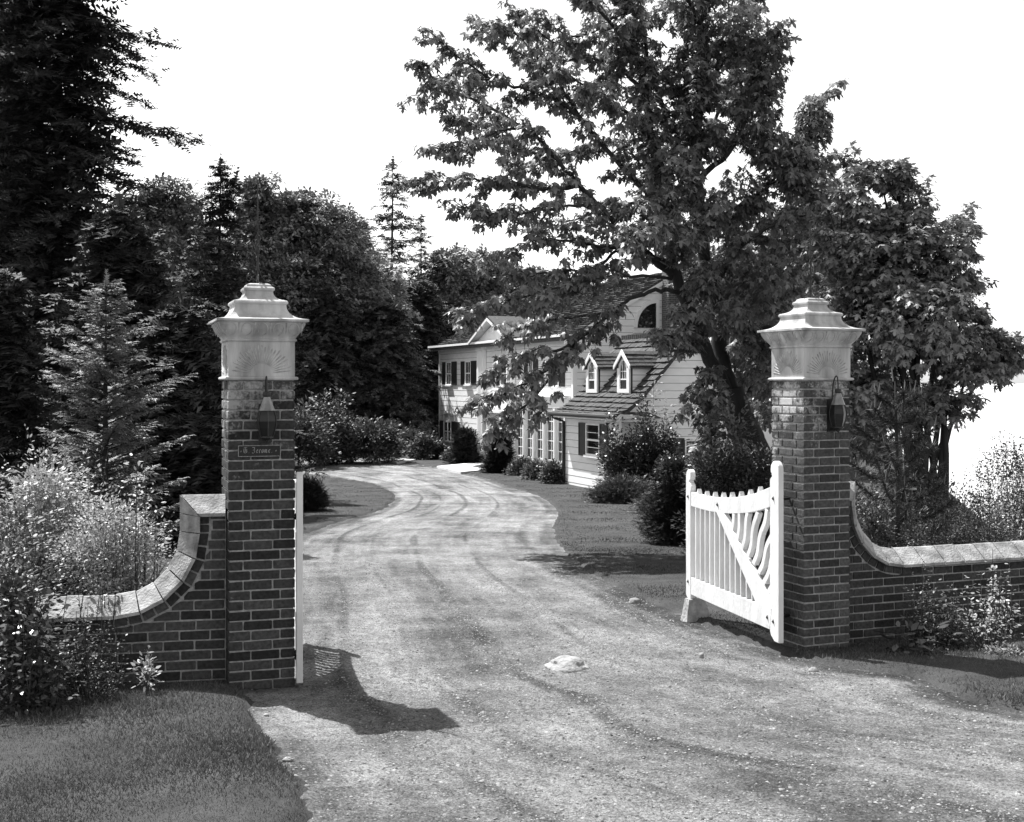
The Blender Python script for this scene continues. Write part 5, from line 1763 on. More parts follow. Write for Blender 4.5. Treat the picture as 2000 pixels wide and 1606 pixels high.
    for b in ((1385, 810, -1.2, .24, .4, .45, 380), (1372, 880, -1.4, .17, .3, .22, 160), (1440, 700, 1.0, .5, .5, .8, 500),
              (1500, 690, -.4, .4, .6, .6, 600), (1505, 560, 0, .7, .8, .6, 800), (1560, 480, .2, .6, .6, .5, 600), (1440, 400, .6, .5, .6, .7, 600),
              (1475, 200, 0, .42, .6, .9, 700), (1440, 60, .2, .5, .6, .6, 500), (1570, 330, .3, .5, .5, .4, 600), (1420, 500, 1.2, .7, .8, .9, 700),
              (1590, 240, .6, .3, .3, .5, 420), (1325, 470, -1.0, .35, .4, .4, 420), (1285, 395, -.7, .4, .4, .35, 380), (1385, 420, -.7, .3, .4, .45, 380), (1372, 560, -.8, .3, .3, .35, 300), (1335, 330, -.6, .35, .4, .4, 320), (1430, 620, -.9, .3, .4, .35, 260), (1530, 300, .2, .45, .45, .4, 500), (1490, 270, 0, .4, .4, .5, 350), (1600, 400, .2, .4, .4, .3, 350),
              (1330, 665, -1.2, .28, .3, .22, 150), (1480, 640, 1.4, .6, .7, .9, 700), (1520, 760, 1.5, .5, .5, .7, 500),
              (1340, 140, .6, .5, .6, .4, 350), (1310, 10, .5, .6, .6, .3, 300), (1200, 40, .2, .6, .6, .3, 250), (1320, 270, 1.2, .5, .6, .5, 300), (1495, 130, 0, .35, .5, .7, 450)):
        blob(*b)
    pos, tip, nor, size = map(np.array, (pos, tip, nor, size))
    tw.build("twigs", M_TWIG, R)["kind"] = "stuff"
    # the nearest few hundred leaves are parts of their own, the rest one mass
    vis = (pos[:, 2] < EYE + 713 / F * Y) & (pos[:, 0] > W(780, 0, Y).x)
    score = np.where(vis, size / pos[:, 1], 0)
    big = np.argsort(-score)[:290]
    mask = np.ones(len(pos), bool); mask[big] = False
    VV, FF, base_ = [], [], 0
    idx = np.nonzero(mask)[0]
    for q, tv_ in enumerate((MAPLE_V, MAPLE_V2, MAPLE_V3)):
        ii = idx[q::3]
        V_, F_ = scatter(tv_, MAPLE_F, pos[ii], tip[ii], nor[ii], size[ii])
        VV.append(V_); FF.append(F_ + base_); base_ += len(V_)
    cr = obj("crown", np.concatenate(VV), np.concatenate(FF), M_MAPLE, R, L)
    cr["kind"] = "stuff"
    me = mesh_np("leaf", np.array(MAPLE_V), MAPLE_F); me.materials.append(M_MAPLE)
    for i in big:
        t = Vector(nrm(tip[i])); x = t.cross(Vector(nor[i])).normalized(); z = x.cross(t)
        o = bpy.data.objects.new("leaf", me)
        M = Matrix((x, t, z)).transposed().to_4x4() @ Matrix.Scale(float(size[i]), 4)
        M.translation = Vector(pos[i]) - L
        link(o, R); o.matrix_local = M
    print("maple leaves", len(pos))
big_maple()

# ---- generic broadleaf tree: crown as a union of leafy clumps hung on limbs
def broadleaf(name, label, px, Y, blobs, n, m, tv, tf, sz, group=None, stems=1, r0=.14, base_dx=0, droop=.5, cat="tree", bark=None, clump=.3, cut=.15):
    """blobs: (px, py, dy, rx, rz) with radii in pixels at that distance"""
    bx = (px - CX) * Y / F; L = Vector((bx, Y, gz(bx, Y)))
    R = root(name, label, cat, L, 0, group)
    tk = MB()
    vol = np.array([b[3] * b[3] * b[4] for b in blobs], float) ** .75
    ns = (vol / vol.sum() * n).astype(int)
    P, T, N_, S = [], [], [], []
    for (bpx, bpy_, dy, rx, rz_), k in zip(blobs, ns):
        c = np.array(W(bpx, bpy_, Y + dy)); a = rx * Y / F; b = rz_ * Y / F
        # stem to the blob
        sx = rng.uniform(-.15, .15) * stems
        mid_ = np.array([L.x + sx + (c[0] - L.x) * .35, Y + dy * .4, L.z + (c[2] - L.z) * .55])
        tk.tube([tuple(q - np.array(L)) for q in catmull([(L.x + sx, Y + rng.uniform(-.1, .1) * stems, L.z - .1), mid_, c], 6)], list(np.linspace(r0, r0 * .15, 13)), 6)
        # small clumps spread over the blob
        nc = max(6, int(k / 22))
        dirs = rdir(nc, -.75, 1); rad = rng.random(nc) ** .30
        cc = dirs * rad[:, None] * np.array([a, a, b])
        cr = clump * (a + b) / 2 * rng.uniform(.5, 1.25, nc)
        for q, rr, dd in zip(cc, cr, dirs):
            kk = max(4, int(k / nc * rng.uniform(.6, 1.4)))
            v = rdir(kk) * (rng.random((kk, 1)) ** .5) * rr * np.array([1.15, 1.15, .65])
            hd = nrm(v * 1.2 + dd * rr * .7 + 1e-6)
            P.append(c + q + v); T.append(nrm(hd + np.array([0, 0, -droop]) + rng.normal(0, .35, (kk, 3))))
            N_.append(nrm(np.array([0, 0, 1.0]) + hd * .5 + rng.normal(0, .3, (kk, 3)))); S.append(rng.uniform(sz[0], sz[1], kk))
            if rng.random() < .5:
                tk.tube([tuple(c + q * .15 - np.array(L)), tuple(c + q * .6 - np.array(L)), tuple(c + q - np.array(L))], [r0 * .18, r0 * .1, r0 * .04], 4, cap=False)
    P, T, N_, S = np.concatenate(P), np.concatenate(T), np.concatenate(N_), np.concatenate(S)
    gnd = ground_z(P[:, 0], P[:, 1]) + .03
    ok = P[:, 2] > gnd
    tk.build("trunk" if cat == "tree" else "stem", bark or M_BARK, R, smooth=True)
    leaf_object("crown" if cat == "tree" else "foliage", R, L, m, tv, tf, P[ok], T[ok], N_[ok], S[ok])
    return R

# ---- conifer
def conifer(name, label, px, py_top, Y, half_px, m, whorl=.34, droop=.25, up=.0, cb=.06, twig=.5, fine=False, group=None, seed=1, tops=None, ragged=.25, shape=.85, lmin=.15, r0=None, npw=6, tipm=None, cat="tree"):
    fstep = .0032 * Y
    bx = (px - CX) * Y / F; g0 = gz(bx, Y)
    L = Vector((bx, Y, g0)); la = np.array(L)
    zt = EYE - (py_top - CY) * Y / F
    H = zt - g0; hw = half_px * Y / F
    R = root(name, label, cat, L, rng.uniform(0, 6), group)
    R.rotation_euler = (0, 0, 0)
    tk = MB()
    r0 = r0 or H * .012 + .02
    lean = rng.normal(0, .006, 2) * H
    def axis_pt(z): 
        f = (z - g0) / H; return np.array([L.x + lean[0] * f * f, L.y + lean[1] * f * f, z])
    tk.tube([tuple(axis_pt(g0 - .1 + (H + .1) * i / 10) - la) for i in range(11)], [r0 * (1 - .93 * i / 10) for i in range(11)], 8)
    lead = [(axis_pt, zt, H, hw)]
    P, T, N_, S = [], [], [], []
    def grow(ap, zbot, ztop, hw_, wh):
        z = zbot; Hh = ztop - zbot
        while z < ztop - .02:
            f = (z - zbot) / Hh
            rad = hw_ * (1 - f) ** shape
            nb = max(3, int(npw + rng.integers(-1, 2)))
            a0 = rng.uniform(0, 6.28)
            for k in range(nb):
                a = a0 + k * 6.28 / nb + rng.normal(0, .22)
                l = max(lmin, rad * (1 + rng.normal(0, ragged)))
                if rng.random() < .06: l *= 1.35
                d0 = np.array([math.cos(a), math.sin(a), 0])
                o = ap(z + rng.uniform(-.4, .4) * wh)
                NS = 5
                bp = [o + d0 * l * t + np.array([0, 0, l * (up * t - droop * t * t + .12 * droop * max(0, t - .75) * 4)]) for t in np.linspace(0, 1, NS)]
                bp = np.array(bp)
                tk.tube([tuple(q - la) for q in bp], list(np.linspace(.006 + l * .008, .003, NS)), 4, cap=False)
                side = np.array([-d0[1], d0[0], 0])
                tt = np.linspace(0, 1, NS)
                if fine:
                    nt = max(4, int(l / .045)); tz = twig; reps = 1
                else:
                    nt = max(5, int(l / fstep)); tz = twig * .62; reps = 2
                t = np.repeat(np.clip(.06 + .94 * (np.arange(nt) + rng.random(nt) * .8) / nt, 0, 1), 2 * reps)
                nn = len(t)
                pt = np.stack([np.interp(t, tt, bp[:, i]) for i in range(3)], 1)
                tl = tz * (1.05 - .6 * t) * min(1, .35 + l) * rng.uniform(.55, 1.2, nn) + .04
                sg = np.tile([-1, 1], nn // 2)
                dd = nrm(d0 * rng.uniform(.35, .95, (nn, 1)) + side * (sg * rng.uniform(.25, 1.0, nn))[:, None] + np.array([0, 0, 1.0]) * (-droop * .8 + up * .5 + rng.normal(0, .22 if not fine else .12, nn))[:, None])
                if not fine:   # twigs carry twigs: shift half of them out along the first ones
                    sh = (rng.random(nn) < .55) * tl * rng.uniform(.4, 1.1, nn)
                    pt = pt + dd * sh[:, None]
                P.extend(pt); T.extend(dd); N_.extend(nrm(np.array([0, 0, 1.0]) + rng.normal(0, .35 if not fine else .2, (nn, 3)))); S.extend(tl)
                P.append(bp[-1] - d0 * .05); T.append(nrm(bp[-1] - bp[-2])); N_.append(np.array([0, 0, 1.0])); S.append(tz * .7)
            z += wh * (1 - .45 * f)
        for k in range(3):
            P.append(ap(ztop - .25 * k * twig)); T.append(np.array([rng.normal(0, .1), rng.normal(0, .1), 1.0])); N_.append(rdir(1)[0]); S.append(twig * .6)
    grow(axis_pt, g0 + H * cb, zt, hw, whorl)
    if tops:
        for (tpx, tpy, hw2) in tops:
            zt2 = EYE - (tpy - CY) * Y / F; x2 = (tpx - CX) * Y / F
            zb = g0 + H * .82
            def ap2(z, zb=zb, zt2=zt2, x2=x2):
                f = min(1, max(0, (z - zb) / (zt2 - zb))); a = axis_pt(zb)
                return np.array([a[0] + (x2 - a[0]) * f, a[1], z])
            tk.tube([tuple(ap2(zb + (zt2 - zb) * i / 4) - la) for i in range(5)], [r0 * .18 * (1 - .8 * i / 4) for i in range(5)], 6)
            grow(ap2, zb, zt2, hw2 * Y / F, whorl * .8)
    tk.build("trunk", M_BARK, R, smooth=True)
    tv_, tf_ = (FEA_V, FEA_F) if fine else (FEB_V, FEB_F)
    leaf_object("crown", R, L, m, tv_, tf_, np.array(P), np.array(T), np.array(N_), np.array(S))
    return R

# ---- shrub: many upright shoots carrying leaves, rounded outline
def shrub(name, label, c, hw, hd, h, n, m, tv=OVAL_V, tf=OVAL_F, sz=(.03, .06), cat="shrub", group=None, shoots=60, spread=.6, up=.4, base=None, open_=0.0, flower=None, twigm=None, top_rag=.2, dense_low=1.0, shape=2.0):
    x0, y0 = c
    L = Vector((x0, y0, gz(x0, y0) if base is None else base)); la = np.array(L)
    R = root(name, label, cat, L, 0, group)
    tk = MB(); P, T, N_, S = [], [], [], []
    per = max(6, int(n / shoots))
    tips = []
    if spread >= .9:
        for k in range(shoots):
            a = rng.uniform(0, 6.28); q = rng.random() ** .5
            ex, ey = math.cos(a) * q, math.sin(a) * q
            hh = h * (1 - q ** shape * .62) * (1 + rng.normal(0, top_rag) * .6)
            kb = .85 if up >= .89 else .25
            b0 = np.array([ex * hw * kb, ey * hd * kb, 0]); e = np.array([ex * hw, ey * hd, hh])
            md = np.array([ex * hw * (.25 + .75 * spread), ey * hd * (.25 + .75 * spread), hh * .5]) + rng.normal(0, .05, 3) * min(hw, h)
            C = catmull([b0, md, e], 4)
            tk.tube([tuple(v) for v in C], list(np.linspace(.003 + h * .003, .0012 + h * .0006, len(C))), 4, cap=False)
            s = rng.random(per) ** .6 if dense_low < 1 else rng.random(per) ** .8
            s = .15 + .85 * s
            pt, dr_, _ = polyline_sample(C, s)
            j = rdir(per)
            off = j * (sz[1] * 1.5 + .22 * min(hw, h)) * rng.random((per, 1)) ** .7
            P.append(pt + off); T.append(nrm(j * np.array([1.3, 1.3, .6]) + dr_ * .35 + np.array([0, 0, up * .6 - .35]) + rng.normal(0, .3, (per, 3))))
            N_.append(nrm(np.array([0, 0, 1.0]) + j * .5 + rng.normal(0, .3, (per, 3)))); S.append(rng.uniform(sz[0], sz[1], per))
            tips.append(e)
    else:
        # leafy clumps over a dome, each on its own bent branch
        for k in range(shoots):
            a = rng.uniform(0, 6.28); q = rng.random() ** .55
            el = rng.random() ** .8
            rr = (.45 + .55 * rng.random() ** .5) * (1 + rng.normal(0, top_rag) * .5)
            ex, ey = math.cos(a) * q, math.sin(a) * q
            zz = math.sqrt(max(0, 1 - q ** shape)) if shape != .9 else (1 - q)
            e = np.array([ex * hw * (1 + rng.normal(0, .08)), ey * hd, max(.06 * h, h * (.12 + .82 * zz) * rr)])
            if shape == .9:
                f = rng.random() ** 1.15
                e = np.array([ex * hw * (1 - f * .95) * (1.1 - .2 * rng.random()), ey * hd * (1 - f * .95), h * (.05 + .95 * f)])
            cr = (.20 + .12 * rng.random()) * min(hw, h) + sz[1] * .8
            md = np.array([ex * hw * .45, ey * hd * .45, e[2] * .45]) + rng.normal(0, .06, 3) * min(hw, h)
            C = catmull([np.array([ex * hw * .1, ey * hd * .1, 0]), md, e], 3)
            tk.tube([tuple(v) for v in C], list(np.linspace(.0015 + h * .002, .0006 + h * .0004, len(C))), 4, cap=False)
            v = rdir(per) * (rng.random((per, 1)) ** .5) * cr * np.array([1.1, 1.1, .75])
            out = nrm(np.array([ex, ey, .5]))
            pt = e + v - out * cr * .4
            P.append(pt); T.append(nrm(nrm(v + 1e-6) + out * .7 + np.array([0, 0, up * .8 - .35]) + rng.normal(0, .35, (per, 3))))
            N_.append(nrm(np.array([0, 0, 1.0]) + out * .4 + rng.normal(0, .35, (per, 3)))); S.append(rng.uniform(sz[0], sz[1], per))
            if rng.random() < .35:      # a young shoot standing out of the clump
                m_ = 9; l_ = (.18 + .2 * rng.random()) * min(h, 1.2); dv = nrm(out * .5 + np.array([0, 0, .8]) + rng.normal(0, .25, 3))
                t = np.linspace(0, 1, m_)[:, None]
                P.append(e + dv * l_ * t); T.append(nrm(dv * .6 + rdir(m_) * .8)); N_.append(nrm(np.array([0, 0, 1.0]) + rng.normal(0, .3, (m_, 3)))); S.append(rng.uniform(sz[0], sz[1], m_))
                tk.tube([tuple(e), tuple(e + dv * l_)], [.0015 + h * .0008, .001], 4, cap=False)
            tips.append(e)
    P, T, N_, S = np.concatenate(P), np.concatenate(T), np.concatenate(N_), np.concatenate(S)
    P = P + la
    ok = P[:, 2] > ground_z(P[:, 0], P[:, 1]) + .01
    tk.build("stem", twigm or M_TWIG, R)
    leaf_object("foliage", R, L, m, tv, tf, P[ok], T[ok], N_[ok], S[ok])
    if flower:
        for q in rng.choice(len(tips), flower[0], replace=False):
            e = tips[q]; fm = MB()
            for k in range(6):
                a = k * 1.05; r = flower[1]
                fm.add([tuple(e + np.array([0, 0, .01])), tuple(e + np.array([r * math.cos(a - .45), r * math.sin(a - .45), .02 + r * .3])), tuple(e + np.array([r * 1.15 * math.cos(a), r * 1.15 * math.sin(a), r * .25])), tuple(e + np.array([r * math.cos(a + .45), r * math.sin(a + .45), .02 + r * .3]))], [(0, 1, 2), (0, 2, 3)])
            fm.build("flower", M_PETAL, R)
    return R

# ------------------------------------------------------------------ left wood
conifer("fir_tree", "tallest dark fir at the far left, its ragged top running out of the picture", 112, -300, 32, 190, M_FIR, whorl=.42, droop=.30, up=.12, cb=.20, twig=.80, ragged=.40, shape=.50, seed=2, npw=7)
conifer("fir_tree", "dark fir cut by the left edge of the picture behind the tallest one", -30, -200, 35, 190, M_FIR, whorl=.42, droop=.3, up=.1, cb=.12, twig=.8, ragged=.3, shape=.55, npw=8)
conifer("fir_tree", "dark fir with a forked top left of the left pillar's spire", 425, 318, 34, 165, M_FIR, whorl=.42, droop=.28, up=.16, cb=.10, twig=.55, shape=.85, tops=[(462, 345, 30)], npw=6)
conifer("fir_tree", "tall pointed fir rising between the left alders and the house", 764, 318, 80, 140, M_HEM, whorl=.85, droop=.22, up=.16, cb=.15, twig=.9, shape=.85, ragged=.25, npw=5)
conifer("fir_tree", "slender pointed fir just right of the taller one, left of the house", 823, 430, 83, 70, M_HEM, whorl=.85, droop=.22, up=.14, cb=.1, twig=.8, shape=.75, npw=5)
conifer("hemlock_tree", "drooping hemlock behind the low shrubs left of the house wall", 752, 585, 64, 125, M_HEM, whorl=.5, droop=.5, up=.25, cb=.03, twig=1.0, shape=.5, npw=8)
conifer("hemlock_tree", "dark hemlock close beside the house's left corner", 815, 545, 74, 100, M_FIR, whorl=.55, droop=.5, up=.2, cb=.02, twig=1.1, shape=.42, npw=8)
conifer("hemlock_tree", "dark hemlock just right of the left pillar, above the sunny laurel", 640, 560, 62, 125, M_FIR, whorl=.5, droop=.5, up=.2, cb=.03, twig=1.0, shape=.5, npw=8)
conifer("hemlock_tree", "shaded hemlock with layered boughs immediately left of the left pillar", 352, 585, 19, 150, M_FIR, whorl=.24, droop=.40, up=.22, cb=.02, twig=.55, shape=.42, npw=9)
conifer("hemlock_tree", "dark hemlock under the tallest fir, behind the small sunlit fir", 235, 400, 22, 160, M_FIR, whorl=.30, droop=.35, up=.16, cb=.05, twig=.6, shape=.5, npw=8)
conifer("hemlock_tree", "dark hemlock at the left edge behind the pale bush", -10, 520, 20, 120, M_FIR, whorl=.3, droop=.35, up=.2, cb=.30, twig=.55, shape=.4, npw=7)
conifer("fir_tree", "small young fir with sunlit upturned branch tips behind the left wall", 205, 548, 14, 140, M_NOBLE, whorl=.19, droop=.10, up=.42, cb=.05, twig=.24, fine=True, shape=.55, ragged=.30, npw=7, lmin=.10)
broadleaf("alder_tree", "leafy alder between the tallest fir and the forked fir", 330, 38, [(320, 430, 0, 75, 85), (350, 520, 1, 100, 100), (290, 560, -1, 90, 110)], 11000, M_ALDER, SPR_V, SPR_F, (.18, .34), group=None, r0=.16)
broadleaf("alder_tree", "leafy alder directly behind the left pillar's spire", 520, 64, [(515, 412, 0, 48, 62), (560, 450, 1, 70, 75), (500, 520, 0, 80, 90), (560, 600, 0, 110, 110)], 17000, M_ALDER, SPR_V, SPR_F, (.27, .52), r0=.2)
broadleaf("alder_tree", "round-topped alder right of the spire, highest of the broad-leaved trees", 610, 66, [(590, 440, 0, 55, 62), (640, 465, -1, 60, 75), (620, 560, 0, 100, 110), (680, 620, 0, 80, 120)], 17000, M_ALDER, SPR_V, SPR_F, (.27, .52), r0=.2)
broadleaf("alder_tree", "lower alder at the left foot of the tall pointed fir", 700, 70, [(690, 500, 0, 45, 70), (715, 600, 0, 75, 100), (660, 700, 1, 90, 100)], 12000, M_ALDER, SPR_V, SPR_F, (.30, .55), r0=.2)
broadleaf("alder_tree", "pale leafy tree rising behind the left end of the house roof", 905, 82, [(890, 540, 0, 55, 55), (935, 545, 2, 45, 50), (900, 620, 0, 75, 70)], 9000, M_ALDER, SPR_V, SPR_F, (.36, .62), r0=.25)
broadleaf("alder_tree", "pale leafy tree behind the middle of the house roof", 1010, 90, [(985, 560, 0, 50, 45), (1050, 565, 2, 60, 40), (1010, 620, 0, 90, 60)], 8000, M_ALDER, SPR_V, SPR_F, (.4, .7), r0=.25)

# far wood that closes the view under the crowns: one dark mass
def far_wood():
    N = 60000
    px = rng.uniform(-250, 900, N)
    top = np.interp(px, [-250, 150, 330, 480, 620, 740, 830, 900], [380, 430, 470, 500, 520, 590, 640, 670]) + 25 * np.sin(px * .045) + 14 * np.sin(px * .13)
    py = top + (900 - top) * rng.random(N) ** .9
    Y = 92 + rng.uniform(-4, 6, N) + 3 * np.sin(px * .06 + py * .03)
    P = np.stack([(px - CX) * Y / F, Y, EYE - (py - CY) * Y / F], 1)
    T = nrm(rdir(N) + np.array([0, 0, -.4])); Nn = nrm(rdir(N) * .6 + np.array([0, -.3, 1]))
    V, Fc = scatter(SPR_V, SPR_F, P, T, Nn, rng.uniform(.9, 1.9, N))
    o = obj("far_wood", V, Fc, M_FIR)
    tag(o, "dark unbroken wood behind the trees on the left", kind="stuff")
    # shaded undergrowth between the near trees and behind the left wall
    N = 26000
    x = rng.uniform(-26, -4, N); y = rng.uniform(19, 62, N)
    keep = (x / y > (-1150 / F)) & (x / y < (-150 / F)) & (sdist(x, y) > 1.2)
    x, y = x[keep], y[keep]
    z = ground_z(x, y) + rng.random(len(x)) ** 1.5 * 1.5 * (.6 + .4 * np.sin(x * 1.7) * np.sin(y * 1.1))
    keep2 = ((x / y < -440 / F) | (y > 44)) & ~((x / y > -990 / F) & (x / y < -840 / F) & (y < 30) & (y > 20))
    x, y, z = x[keep2], y[keep2], z[keep2]
    V, Fc = scatter(SPR_V, SPR_F, np.stack([x, y, z], 1), nrm(rdir(len(x)) + np.array([0, 0, .3])), nrm(rdir(len(x)) * .5 + np.array([0, 0, 1])), rng.uniform(.22, .5, len(x)))
    tag(obj("undergrowth", V, Fc, M_SHRUB), "low shaded undergrowth under the trees on the left", kind="stuff")
far_wood()

# ------------------------------------------------------------------ trees on the right
broadleaf("maple_tree", "broad maple with several stems behind the right wall, reaching the right edge", 1795, 17.5,
          [(1680, 390, 0, 42, 75), (1755, 400, .3, 45, 85), (1745, 520, 0, 95, 100), (1800, 430, 0, 40, 80), (1850, 500, -.2, 55, 80), (1885, 450, .2, 28, 50), (1720, 345, .2, 30, 35), (1640, 470, .2, 60, 80), (1700, 470, 0, 60, 80), (1690, 620, .2, 100, 110), (1800, 640, -.3, 110, 110),
           (1900, 700, .2, 85, 70), (1660, 760, .3, 80, 90), (1950, 690, 0, 55, 55), (1765, 345, 0, 24, 45), (1830, 790, 0, 80, 45), (1740, 790, .5, 80, 80), (1690, 860, .6, 60, 60), (1890, 580, 0, 40, 60)],
          27000, M_MAPLE2, MAPLE_V, MAPLE_F, (.06, .125), stems=2.6, r0=.06, clump=.27)
broadleaf("maple_tree", "shaded maple between the tall maple and the right pillar", 1590, 27,
          [(1600, 420, 0, 85, 80), (1530, 520, 0, 95, 100), (1640, 560, 1, 90, 100), (1560, 660, 0, 110, 110), (1640, 760, 0, 80, 100), (1480, 640, 2, 80, 110), (1500, 780, 1, 90, 90), (1660, 330, 1, 40, 45)],
          18000, M_MAPLE2, MAPLE_V2, MAPLE_F, (.10, .18), r0=.12, clump=.22)
broadleaf("broadleaf_tree", "dark leafy tree behind the tall maple's trunks, right of the house", 1440, 48,
          [(1440, 560, 0, 100, 90), (1520, 600, 0, 100, 100), (1400, 680, 0, 80, 100), (1480, 760, 0, 110, 100), (1600, 800, 0, 110, 80), (1540, 700, 0, 100, 90)],
          15000, M_ALDER, SPR_V, SPR_F, (.3, .5), r0=.22)

# young pine with candles behind the right wall
def pine():
    x0, Y = (1752 - CX) * 12.6 / F, 12.6
    L = Vector((x0, Y, gz(x0, Y))); la = np.array(L)
    R = root("pine_tree", "young pine with upright pale candles behind the right wall", "tree", L)
    tk = MB(); H = EYE - (745 - CY) * Y / F - L.z
    tk.tube([(0, 0, -.1), (.01, 0, H * .5), (-.02, 0, H)], [.035, .025, .008], 7)
    P, T, N_, S, cand = [], [], [], [], []
    tips = [(np.array([-.02, 0, H]), 1.0)]
    z = .25
    while z < H - .1:
        f = z / H; nb = 5
        a0 = rng.uniform(0, 6)
        for k in range(nb):
            a = a0 + k * 6.28 / nb + rng.normal(0, .2); l = .62 * (1 - f) ** .55 * rng.uniform(.7, 1.15) + .08
            d = np.array([math.cos(a), math.sin(a), 0])
            C = catmull([np.array([0, 0, z]), np.array([0, 0, z + .10 * l]) + d * l * .55, np.array([0, 0, z + .42 * l]) + d * l], 4)
            tk.tube([tuple(q) for q in C], list(np.linspace(.010, .005, len(C))), 5, cap=False)
            pt, dr_, _ = polyline_sample(C, np.linspace(.3, 1, 9))
            for q, dd in zip(pt, dr_):
                for j in range(34):
                    v = nrm(dd * .6 + rdir(1)[0]); P.append(q + la); T.append(v); N_.append(rdir(1)[0]); S.append(rng.uniform(.07, .12))
            cand.append(C[-1])
        z += .20
    cand.append(np.array([-.02, 0, H]))
    tk.build("trunk", M_BARK, R, smooth=True)
    nv = [(-.045, 0, 0), (.045, 0, 0), (0, 1, 0)]
    leaf_object("crown", R, L, mat("pine_needles", .05, .6, .3, 3, island=.4, trans=.08), nv, [(0, 1, 2)], np.array(P), np.array(T), np.array(N_), np.array(S))
    mc = mat("pine_candle", .15, .6, .2, 20)
    mb = MB()
    for c in cand:
        n_ = (1 if rng.random() < .4 else 0) if c[2] < H - .3 else 2
        for k in range(n_):
            h = rng.uniform(.08, .15) * (1.5 if n_ == 3 else 1); o = rng.normal(0, .015, 2)
            mb.tube([(c[0] + o[0], c[1] + o[1], c[2]), (c[0] + o[0] * 2, c[1] + o[1] * 2, c[2] + h)], [.0055, .003], 5)
    mb.build("candles", mc, R)["kind"] = "stuff"
pine()
# post or bracket seen by the pine
def seed_post():
    x, Y = (1779 - CX) * 12.2 / F, 12.2
    R = root("garden_stake", "thin dark stake with a small pale crosspiece in the shrubs behind the right wall", "stake", (x, Y, gz(x, Y)))
    zz = EYE - (957 - CY) * Y / F - gz(x, Y)
    MB().tube([(0, 0, -.05), (0, 0, zz)], .012, 6).build("pole", M_TWIG, R)
    MB().box(-.055, .055, -.012, .012, zz, zz + .014).build("crosspiece", M_PROP, R)
seed_post()

def sh_px(px, Y): return ((px - CX) * Y / F, Y)
# low scrub behind the right wall
for (px, Y, hw, h, lab, m_, s_z) in (
        (1690, 12.3, .40, 1.15, "fine-leaved bush behind the right wall, next to the pillar", M_SHRUB, (.02, .04)),
        (1830, 12.0, .55, 1.02, "low feathery bush behind the middle of the right wall", M_SHRUB, (.018, .035)),
        (1925, 12.3, .50, 1.15, "low feathery bush behind the right wall at the edge of the picture", M_SHRUB, (.018, .035)),
        (1850, 16.5, .9, 1.25, "wiry scrub on the bluff under the broad maple", M_SHRUB, (.03, .05)),
        (1975, 17.5, .75, 1.9, "tall wiry scrub against the bright water at the right edge", M_SHRUB, (.03, .05)),
        (1740, 15.5, .8, 1.2, "dark scrub behind the young pine", M_SHRUB, (.03, .05)),
        (2040, 14.5, .6, 1.6, "scrub just beyond the right edge of the frame", M_SHRUB, (.03, .05))):
    shrub("bush", lab, sh_px(px, Y), hw, hw * .8, h, 5200, m_, sz=s_z, shoots=110, top_rag=.16, spread=.8, tv=DIA_V, tf=DIA_F)

# ------------------------------------------------------------------ shrubs round the house
def plant_at(px, py, Y=None):
    return px2g(px, py)
shrub("laurel_bush", "tall dark laurel in front of the ell window, left of the columnar ones", sh_px(1213, 36.5), .62, .6, 1.75, 8000, M_LAUREL, sz=(.07, .13), shoots=20, up=.9, spread=.92, top_rag=.40, shape=3)
shrub("laurel_bush", "tall upright laurel with spiry shoots before the ell's gable", sh_px(1270, 36), .72, .6, 2.15, 10000, M_LAUREL, sz=(.07, .13), shoots=20, up=.9, spread=.95, top_rag=.45, shape=3)
shrub("laurel_bush", "dark rounded laurel right of the spiry ones, under the gable", sh_px(1318, 34.5), .60, .6, 1.2, 7000, M_LAUREL, sz=(.08, .14), shoots=60, up=.7, top_rag=.25)
shrub("flowering_shrub", "tall pale-topped shrub between the spiry laurels and the gable window", sh_px(1285, 37), .5, .5, 2.5, 2600, M_BRIGHT, sz=(.08, .16), shoots=26, up=.2, spread=.95, top_rag=.3, open_=.5)
shrub("juniper_bush", "low spreading juniper at the foot of the laurels", px2g(1222, 985), .95, .7, .55, 5200, M_SHRUB, tv=FEA_V, tf=FEA_F, sz=(.12, .22), shoots=80, up=.2, spread=.6, top_rag=.3)
shrub("juniper_bush", "low spreading juniper between the laurels and the dark yew", px2g(1300, 1005), .65, .6, .50, 3600, M_SHRUB, tv=FEA_V, tf=FEA_F, sz=(.12, .2), shoots=60, up=.2, top_rag=.3)
shrub("yew_bush", "large dark bushy yew on the right lawn beside the white gate", px2g(1328, 1066), .52, .5, 1.02, 8000, M_YEW, tv=FEA_V, tf=FEA_F, sz=(.10, .18), shoots=90, up=.4, spread=.75, top_rag=.25)
shrub("yew_bush", "dark clipped yew inside the left lawn, just right of the left gate post", px2g(592, 1001), .46, .45, .80, 6500, M_YEW, tv=FEA_V, tf=FEA_F, sz=(.08, .15), shoots=90, up=.3, spread=.8, top_rag=.1)
shrub("hedge_bush", "leafy low hedge behind the top of the white gate", sh_px(1412, 17.4), .62, .5, 1.55, 8000, M_LAUREL, sz=(.035, .07), shoots=120, up=.6, spread=.85, top_rag=.12, shape=4)
shrub("hedge_bush", "leafy low hedge between the gate's hinge post and the maple trunk", sh_px(1492, 17.0), .52, .5, 1.62, 7000, M_LAUREL, sz=(.035, .07), shoots=110, up=.6, spread=.85, top_rag=.12, shape=4)
shrub("fern_bush", "pale feathery foliage hanging beside the maple trunk above the hedge", sh_px(1432, 18.4), .62, .5, 1.95, 2600, M_ALDER, sz=(.06, .12), shoots=60, up=0, spread=.8, top_rag=.4)
